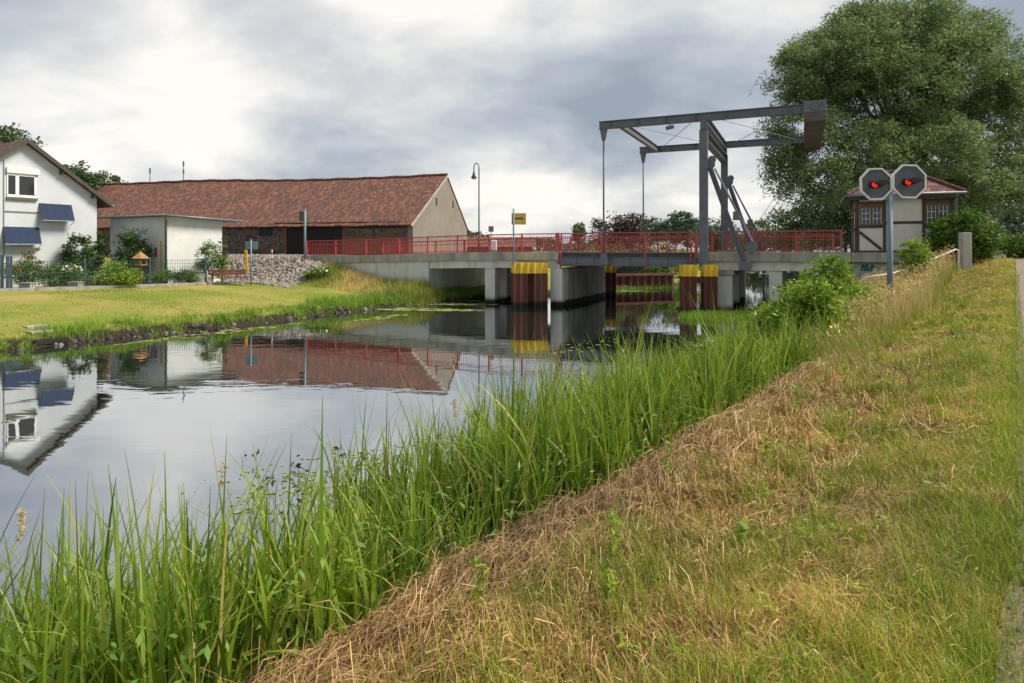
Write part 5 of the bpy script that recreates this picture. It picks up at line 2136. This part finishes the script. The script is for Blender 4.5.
# ------------------------------------------------------------------ grasses of the far bank
def fblades(X, Y, H, W, bend, seg=3, z=None):
    zz = z_far(X, Y) if z is None else z
    return blades(np.stack([X, Y, zz - .03], 1), H, W, rng.uniform(0, 6.28, len(X)), bend, seg)


parts = []
X, Y, d_ = edge_points(34000, 1, 8, .6, 13)
kp = np.hypot(X, Y) < 62
t_, w_ = to_tw(X, Y)
kp &= (w_ < -4.2) | (t_ < 31.8)
kp &= ~((t_ > 24) & (w_ > -.4))
X, Y = X[kp], Y[kp]
parts.append(fblades(X, Y, rng.uniform(.04, .12, len(X)), rng.uniform(.012, .028, len(X)), rng.uniform(.2, 1.3, len(X)), 2))
stuff('lawn_grass', 'short yellowish lawn on the far bank', 'grass', parts, 'lawn_blade')
parts = []
X, Y, d_ = edge_points(16000, 0, 7, .0, 1.6)
k = patch(X, Y, .9, 3)
parts.append(fblades(X, Y, (.14 + .40 * k ** 2) * rng.uniform(.5, 1.2, len(X)), rng.uniform(.012, .026, len(X)), rng.uniform(.2, 1.1, len(X)), 3))
nw = 60
wx, wy, _ = edge_points(nw, 1, 7, .0, 1.0)
wx, wy = np.repeat(wx, 45) + rng.normal(0, .16, nw * 45), np.repeat(wy, 45) + rng.normal(0, .16, nw * 45)
parts.append(fblades(wx, wy, np.repeat(rng.uniform(.25, .6, nw), 45) * rng.uniform(.5, 1.1, nw * 45), rng.uniform(.014, .03, nw * 45), rng.uniform(.3, 1.6, nw * 45), 3))
X, Y, d_ = edge_points(5000, 5, 8, .1, 2.2)
parts.append(fblades(X, Y, rng.uniform(.25, .6, len(X)), rng.uniform(.014, .03, len(X)), rng.uniform(.2, 1.0, len(X)), 3))
# sedge under the bridge: along the left columns and on the shoal by the right piles
X, Y, d_ = edge_points(1500, 8, 11, -.7, .4)
parts.append(fblades(X, Y, rng.uniform(.2, .6, len(X)), rng.uniform(.02, .04, len(X)), rng.uniform(.1, .9, len(X)), 3, np.zeros(len(X)) - .05))
stuff('bank_edge_grass', 'longer bright green grass fringing the far bank', 'grass', parts, 'edge_grass')
n = 8000
th, rr = rng.uniform(0, 6.28, n), np.sqrt(rng.uniform(0, 1, n))
c = U(737, 318, 31.5)
X, Y = c[0] + 2.9 * rr * np.cos(th), c[1] + 1.9 * rr * np.sin(th) + .12 * (2.6 * rr * np.cos(th))
stuff('sedge_shoal', 'green sedge on the shoal around the right piles', 'sedge', [fblades(X, Y, rng.uniform(.15, .5, n), rng.uniform(.016, .032, n), rng.uniform(.1, 1.0, n), 3, np.zeros(n) - .06)], 'edge_grass')
sm_ = MB()
pts = []
for k in range(28):
    a = k / 28 * 6.283
    r = 1 + .12 * math.sin(3 * a) + .06 * math.sin(7 * a)
    pts.append((c[0] + 2.7 * r * math.cos(a), c[1] + 1.75 * r * math.sin(a) + .12 * 2.5 * math.cos(a)))
sm_.add([(x, y, .0) for x, y in pts] + [(c[0] + (x - c[0]) * .6, c[1] + (y - c[1]) * .6, .05) for x, y in pts] + [(c[0], c[1], .06)],
        [(k, (k + 1) % 28, 28 + (k + 1) % 28, 28 + k) for k in range(28)] + [(28 + k, 28 + (k + 1) % 28, 56) for k in range(28)])
tag(sm_.build('mud_shoal', 'verge_soil'), kind='structure')

# tall weeds in front of the wing wall
n = 7500
tt, ww = rng.uniform(22.6, 32, n), -.25 - 3.4 * rng.uniform(0, 1, n) ** 1.5
X = A2[0] + E1[0] * tt + E2[0] * ww
Y = A2[1] + E1[1] * tt + E2[1] * ww
hh = np.interp(tt, [22.6, 24, 27, 30, 34], [.7, 1.25, .75, .55, .2]) * np.interp(-ww, [0, 1.5, 3.6], [1, .9, .5])
kd = (patch(X, Y, .7, 1) > .62) | (np.abs(tt - 28.3) < 1.2)
g_ = ~kd | (tt < 25.6)
stuff('ramp_weeds', 'green and brown weeds growing along the foot of the bridge ramp', 'weeds',
      [fblades(X[g_], Y[g_], (hh * rng.uniform(.5, 1.2, n))[g_], rng.uniform(.02, .045, g_.sum()), rng.uniform(.1, 1, g_.sum()), 4)], 'grass_olive')
d2 = ~g_
stuff('ramp_dry_grass', 'dry reddish grass patches below the bridge ramp', 'grass',
      [fblades(X[d2], Y[d2], (hh * rng.uniform(.6, 1.2, n))[d2], rng.uniform(.012, .03, d2.sum()), rng.uniform(.1, .7, d2.sum()), 3)], 'dry_grass')

# floating weed
def floats(cx, cy, rx, ry, n, rot, size=.06):
    th, r = rng.uniform(0, 6.28, n), np.sqrt(rng.uniform(0, 1, n))
    x, y = rx * r * np.cos(th), ry * r * np.sin(th)
    k = wob(x, y, 3.0, cx) > -.15
    x, y = x[k], y[k]
    X = cx + x * math.cos(rot) - y * math.sin(rot)
    Y = cy + x * math.sin(rot) + y * math.cos(rot)
    m = len(X)
    a = rng.uniform(0, 6.28, m)
    s = size * rng.uniform(.4, 1.5, m)
    V = np.zeros((m, 4, 3))
    for k in range(4):
        V[:, k, 0] = X + s * np.cos(a + k * 1.5708) * (1 + .3 * (k % 2))
        V[:, k, 1] = Y + s * np.sin(a + k * 1.5708)
        V[:, k, 2] = .006 + rng.uniform(0, .004, m)
    return V.reshape(-1, 3), np.arange(m * 4).reshape(-1, 4)


fl = []
for px_, py_, rx, ry, n, sz in ((205, 334.5, 3.0, .6, 330, .07), (268, 327.5, 2.6, .4, 120, .07), (140, 342, 1.2, .3, 40, .06), (420, 309.5, 3.6, .8, 800, .12), (450, 304, 3, .7, 500, .12), (380, 318, 2.4, .5, 160, .1), (505, 301.5, 3, .5, 400, .12), (620, 291, 3, .5, 300, .13)):
    Y_ = EYE * F / (py_ - HY)
    fl.append(floats((px_ - 512) / F * Y_, Y_, rx, ry, n, 1.05 if px_ < 400 else -.2, sz))
for px_, py_, rx, ry, n, sz in ((345, 470, 1.1, .9, 320, .028), (300, 490, 1.0, .6, 220, .024), (400, 515, .7, .5, 160, .025), (420, 450, 1.2, .6, 160, .03), (240, 480, .8, .5, 40, .02), (660, 372, 1.5, 1.2, 160, .05), (715, 342, 1.5, .8, 160, .07), (590, 345, 2.5, .8, 60, .06)):
    Y_ = EYE * F / (py_ - HY)
    fl.append(floats((px_ - 512) / F * Y_, Y_, rx, ry, n, .9, sz))
stuff('floating_weed', 'pale duckweed and leaves floating on the canal', 'duckweed', fl, 'duckweed')
dk = []
for px_, py_, k in ((247, 465, 2), (252, 500, 3), (272, 500, 4), (300, 480, 3), (338, 470, 4), (358, 478, 3), (384, 505, 5), (345, 500, 3), (222, 545, 2), (472, 425, 3)):
    Y_ = EYE * F / (py_ - HY)
    x_ = (px_ - 512) / F * Y_
    P = np.stack([x_ + rng.normal(0, .05, k), Y_ + rng.normal(0, .05, k), np.full(k, -.05)], 1)
    H = rng.uniform(.22, .5, k)
    yw = rng.uniform(0, 6.28, k)
    dk.append(blades(P, H, np.full(k, .012), yw, rng.uniform(.1, .9, k), 5))
    q = P.copy()
    q[:, 2] += H * .7
    dk.append(leaves(np.repeat(q, 3, 0) + rng.normal(0, .05, (3 * k, 3)), .1, .4, .3))
stuff('water_plants', 'dark water plants standing out of the shallow water', 'water plants', dk, 'dark_stem')


n = 2600
u, s = .6 + 9 * rng.uniform(0, 1, n) ** 1.6, rng.uniform(-1.6, .05, n)
X, Y = US(u, s)
tag(stones('path_pebbles', np.stack([X, Y, z_near(u, -1 + 0 * s) + .008], 1), rng.uniform(.003, .012, n) * (1 + .06 * u), 'rubble'), 'loose pebbles strewn over the gravel path', 'pebbles', kind='stuff')


# ------------------------------------------------------------------ shrubs
def shrub(name, label, catg, px, ytop, ybase, Y, wpx, m, n_clump=60, per=45, size=.10, near=False, group=None, dens=.55, flowers=None, aspect=.5, nlobes=5):
    b = U(px, ybase, Y)
    zb = float(z_near_xy(b[0], b[1])) if near else zf1(b[0], b[1])
    zt = EYE - (ytop - HY) / F * Y
    h = zt - zb
    r = wpx / 2 / F * Y
    base = np.array([b[0], b[1], zb])
    lobes = [((b[0], b[1], zb + h * .5), (r * .8, r * .7, h * .46))]
    for k in range(nlobes):
        a = k / nlobes * 6.28 + rng.uniform(0, 1)
        rr = rng.uniform(.3, .5)
        zc = zb + h * rng.uniform(.3, .8)
        lobes.append(((b[0] + r * .55 * math.cos(a), b[1] + r * .5 * math.sin(a), zc), (r * rr, r * rr, min(h * .26, (zt - zc) * .95 + .05))))
    t = tree(name, label, catg, base, lobes, m, n_clump, per, min(r, h) * .16 + .04, size, aspect, .035 + .012 * h, base + np.array([0, 0, h * .35]), .45, 0, group, 9, 'stem')
    if flowers:
        fm, fn, fs, y0 = flowers
        P, _ = crown_points(lobes, fn, 3, .06, .92)
        P = P[P[:, 2] > zb + h * y0]
        P[:, 1] -= .1
        mesh_np('blossoms', *leaves(P, fs, .9, 0, .5), fm, t)
    return t


S = shrub
S('garden_bush', 'dark leafy bush with pink roses just inside the fence gate', 'bush', 20, 258, 289, 35.6, 42, 'bush_mid', 70, 40, .12, flowers=('pink_flower', 30, .13, .5))
S('garden_bush', 'thin yellow-green shrub rising below the lower navy awning', 'bush', 34, 245, 288, 36.4, 26, 'bush_olive', 32, 30, .12)
S('garden_bush', 'low green bush between the roses and the white blossoms', 'bush', 50, 262, 289, 36.6, 36, 'bush_mid', 60, 40, .12)
S('garden_bush', 'round bush topped with white blossoms beside a fence post', 'bush', 73, 263, 289, 37.2, 30, 'bush_mid', 55, 40, .11, flowers=('white_flower', 60, .14, .62))
S('lilac_tree', 'small dark round-leaved tree growing against the white house wall', 'tree', 80, 226, 282, 39.2, 34, 'bush_dark', 90, 40, .18)
S('lilac_tree', 'slim dark shrub at the right corner of the white house', 'tree', 98, 229, 282, 40.2, 18, 'bush_dark', 44, 34, .16)
S('garden_bush', 'bright yellow-green bush, largest behind the fence', 'bush', 118, 261, 289, 37.3, 50, 'bush_bright', 110, 45, .11)
S('round_tree', 'dense round dark tree against the left shed wall', 'tree', 133, 224, 280, 40.0, 36, 'bush_dark', 120, 45, .14)
S('garden_bush', 'low dark green bush below the shed downpipe', 'bush', 162, 268, 287, 38.9, 30, 'bush_mid', 60, 40, .10)
S('lavender_bush', 'low greyish lavender clump with purple flower heads by the bench', 'bush', 188, 270, 286, 39.6, 28, 'bush_mid', 50, 40, .10, flowers=('purple_flower', 40, .10, .7))
S('garden_bush', 'tall loose green shrub at the shed corner behind the bench', 'bush', 212, 240, 285, 40.8, 34, 'bush_mid', 84, 40, .12)
S('garden_bush', 'slender light green shoot beside the tall loose shrub', 'bush', 222, 232, 282, 41.2, 12, 'bush_olive', 24, 30, .11)
S('flower_shrub', 'white flowering shrub at the foot of the granite rubble', 'bush', 318, 268, 283, 42.4, 30, 'bush_mid', 60, 34, .12, flowers=('white_flower', 70, .11, .4))
# near bank
S('willow_shrub', 'dense bright green shrub at the edge of the reeds', 'bush', 797, 282, 362, 15.5, 88, 'bush_bright', 290, 54, .125, near=True, aspect=.36)
S('willow_shrub', 'taller loose bright green shrub in front of the right bridge column', 'bush', 829, 250, 332, 19.0, 66, 'bush_bright', 170, 46, .125, near=True, aspect=.36)
S('willow_shrub', 'low yellow-green shrub on the slope right of the dense one', 'bush', 860, 284, 345, 17.6, 66, 'bush_bright', 120, 42, .105, near=True, aspect=.38)
S('elder_shrub', 'yellow-green shrub below the half-timbered hut beside the handrail', 'bush', 917, 237, 285, 25.2, 34, 'bush_bright', 90, 44, .10, near=True)
S('rose_bush', 'large dark rose bush with few pink blossoms right of the hut', 'bush', 961, 213, 268, 29.4, 64, 'bush_mid', 330, 60, .13, near=True, flowers=('pink_flower', 26, .12, .5))

# ------------------------------------------------------------------ trees
def Lb(px, py, Y, r, rz=None):
    q = r / F * Y
    return (U(px, py, Y), (q, q, (rz or r) / F * Y))


wb_ = U(905, 262, 46)
wb_[2] = float(z_near_xy(wb_[0], wb_[1]))
Wl = [Lb(890, 85, 46, 70, 60), (U(850, 60, 45), (4.2, 4, 3)), Lb(815, 72, 44, 44, 34), Lb(800, 128, 43, 34, 26), Lb(955, 75, 47, 58, 50), Lb(990, 130, 48, 50, 40),
      Lb(905, 28, 47, 52, 28), Lb(862, 24, 46, 34, 22), Lb(968, 38, 48, 36, 26), Lb(1006, 90, 46, 26, 30), Lb(826, 176, 42, 34, 22), Lb(870, 150, 43, 40, 30), Lb(930, 150, 44, 50, 34),
      Lb(985, 190, 44, 40, 20), Lb(880, 190, 47, 40, 20), Lb(1020, 175, 45, 30, 26), Lb(785, 168, 42, 20, 26), Lb(950, 200, 46, 40, 18)]
tree('willow_tree', 'huge grey-green willow towering behind the keeper hut', 'tree', wb_, Wl, 'willow', 2700, 105, .48, .23, .32, .45, U(897, 120, 46), .5, .12, None, 40, ldroop=.5)

# feathery drooping sprays round the willow crown
sp_ = []
wt = bpy.data.objects['willow_tree']
for k in range(420):
    c_, r_ = Wl[rng.integers(len(Wl))]
    d_ = rng.normal(0, 1, 3)
    d_ /= np.linalg.norm(d_)
    q = c_ + d_ * np.array(r_) * rng.uniform(.92, 1.06)
    n_ = 34
    t_ = rng.uniform(0, 1, n_)
    ln = rng.uniform(.8, 2.0)
    hd_ = np.array([d_[0], d_[1], 0])
    P = q + hd_ * (t_ * ln * .7)[:, None] + np.array([0, 0, -1]) * (t_ ** 1.7 * ln * .8)[:, None] + rng.normal(0, .10, (n_, 3))
    sp_.append(leaves(P, .24, .26, .9))
mesh_np('sprays', *cat(sp_), 'willow', wt)

TR_ = [  # name, label, base px, base y, Y, lobes, material, clumps, leaf size
    ('broadleaf_tree', 'leafy tree rising behind the ridge of the white house', 12, 250, 58, [Lb(8, 140, 58, 26, 12), Lb(-12, 148, 58, 26, 16), Lb(14, 165, 58, 22, 20)], 'tree_pale', 70, .34),
    ('broadleaf_tree', 'rounded tree peeping over the right roof slope of the house', 78, 250, 70, [Lb(76, 174, 70, 14, 11), Lb(86, 186, 70, 14, 12)], 'tree_dark', 50, .34),
    ('broadleaf_tree', 'thin pale tree behind the orange chimney', 108, 250, 84, [Lb(106, 182, 84, 13, 9), Lb(116, 190, 84, 16, 9)], 'tree_pale', 36, .36),
    ('copper_beech', 'dark purple-leaved tree behind the left hanger rods', 619, 262, 84, [Lb(612, 228, 84, 20, 13), Lb(630, 226, 84, 17, 11), Lb(620, 240, 84, 26, 12)], 'tree_purple', 120, .34),
    ('young_tree', 'small thin young tree alone behind the railing', 580, 262, 66, [Lb(579, 230, 66, 7, 6), Lb(577, 238, 66, 5, 4)], 'tree_pale', 16, .3),
    ('broadleaf_tree', 'bluish distant tree between the copper beech and the portal', 660, 262, 120, [Lb(655, 228, 120, 14, 9), Lb(668, 230, 120, 15, 12), Lb(645, 238, 120, 14, 8)], 'tree_haze', 60, .5),
    ('broadleaf_tree', 'tall bluish tree just left of the portal post', 688, 262, 110, [Lb(684, 222, 110, 15, 9), Lb(690, 234, 110, 22, 14)], 'tree_haze', 70, .5),
    ('broadleaf_tree', 'grey-green tree seen between the two portal posts', 712, 262, 118, [Lb(714, 228, 118, 18, 11), Lb(722, 240, 118, 20, 11)], 'tree_haze', 60, .5),
    ('broadleaf_tree', 'bushy grey tree right of the slanting struts', 764, 262, 90, [Lb(762, 232, 90, 20, 11), Lb(752, 240, 90, 16, 9), Lb(778, 238, 90, 18, 12)], 'tree_pale', 80, .38),
    ('broadleaf_tree', 'dark tree closing the gap between bridge railing and willow', 810, 262, 74, [Lb(800, 218, 74, 26, 16), Lb(822, 208, 74, 28, 22), Lb(815, 236, 74, 40, 16)], 'tree_dark', 170, .34),
    ('broadleaf_tree', 'dark green tree directly left of the hut under the willow', 842, 262, 62, [Lb(845, 200, 62, 26, 24), Lb(838, 230, 62, 28, 18), Lb(860, 215, 62, 26, 26)], 'tree_dark', 150, .30),
    ('broadleaf_tree', 'dark tree behind the hut roof, right side', 940, 262, 66, [Lb(930, 200, 66, 36, 26), Lb(970, 215, 66, 34, 26), Lb(900, 205, 66, 36, 26)], 'tree_dark', 170, .32),
    ('broadleaf_tree', 'bluish far tree at the right edge above the hedge', 1008, 262, 95, [Lb(1003, 225, 95, 18, 16), Lb(1025, 218, 95, 22, 20)], 'tree_haze', 70, .42),
    ('broadleaf_tree', 'far round tree on the canal bank seen under the right span', 748, 275, 112, [Lb(745, 258, 112, 16, 12), Lb(770, 252, 112, 24, 16), Lb(792, 254, 112, 20, 16)], 'tree_dark', 110, .45),
]
for nm, lb, bx_, by_, Yt, lob, mm, nc, ls in TR_:
    b = U(bx_, by_, Yt)
    b[2] = zf1(b[0], b[1]) if bx_ < 740 else max(0.2, float(z_near_xy(b[0], b[1])))
    r_ = lob[0][1][0]
    tree(nm, lb, 'tree', b, lob, mm, nc, 55, r_ * .2 + .15, ls, .55, .22, None, .4, 0, 'trees behind the bridge', 16)
S('hedge_bush', 'olive shrub behind the drawbridge railing left of the portal', 'bush', 655, 238, 266, 62, 52, 'bush_olive', 80, 40, .22)
S('hedge_bush', 'reddish olive shrub behind the railing under the copper beech', 'bush', 606, 240, 266, 64, 50, 'bush_olive', 70, 40, .22)
S('hedge_bush', 'green shrub on the far bank beyond the sheet pile wall', 'bush', 662, 258, 282, 60, 30, 'bush_mid', 60, 40, .2)
S('hedge_bush', 'bright green bank shrub seen below the draw span near the portal', 'bush', 685, 260, 283, 66, 34, 'bush_bright', 60, 40, .2)
S('hedge_bush', 'dark green hedge bush at the right frame edge beyond the path', 'bush', 1020, 234, 263, 46, 52, 'bush_mid', 110, 45, .18, near=True)
# distant tree line beyond the fields
P = []
for k in range(420):
    px_ = rng.uniform(330, 1100)
    Yt = rng.uniform(190, 260)
    top = 238 - 4 * math.sin(px_ * .031) - 3 * math.sin(px_ * .083 + 1) - (6 if 640 < px_ < 860 else 0)
    for j in range(26):
        P.append(U(px_ + rng.normal(0, 6), top + abs(rng.normal(0, 7)), Yt))
P = np.array(P)
P[:, 2] = np.maximum(P[:, 2], .6)
tag(mesh_np('far_wood', *leaves(P, 1.6, .7), 'tree_haze'), 'distant blue-green wood along the horizon', 'wood', kind='stuff')
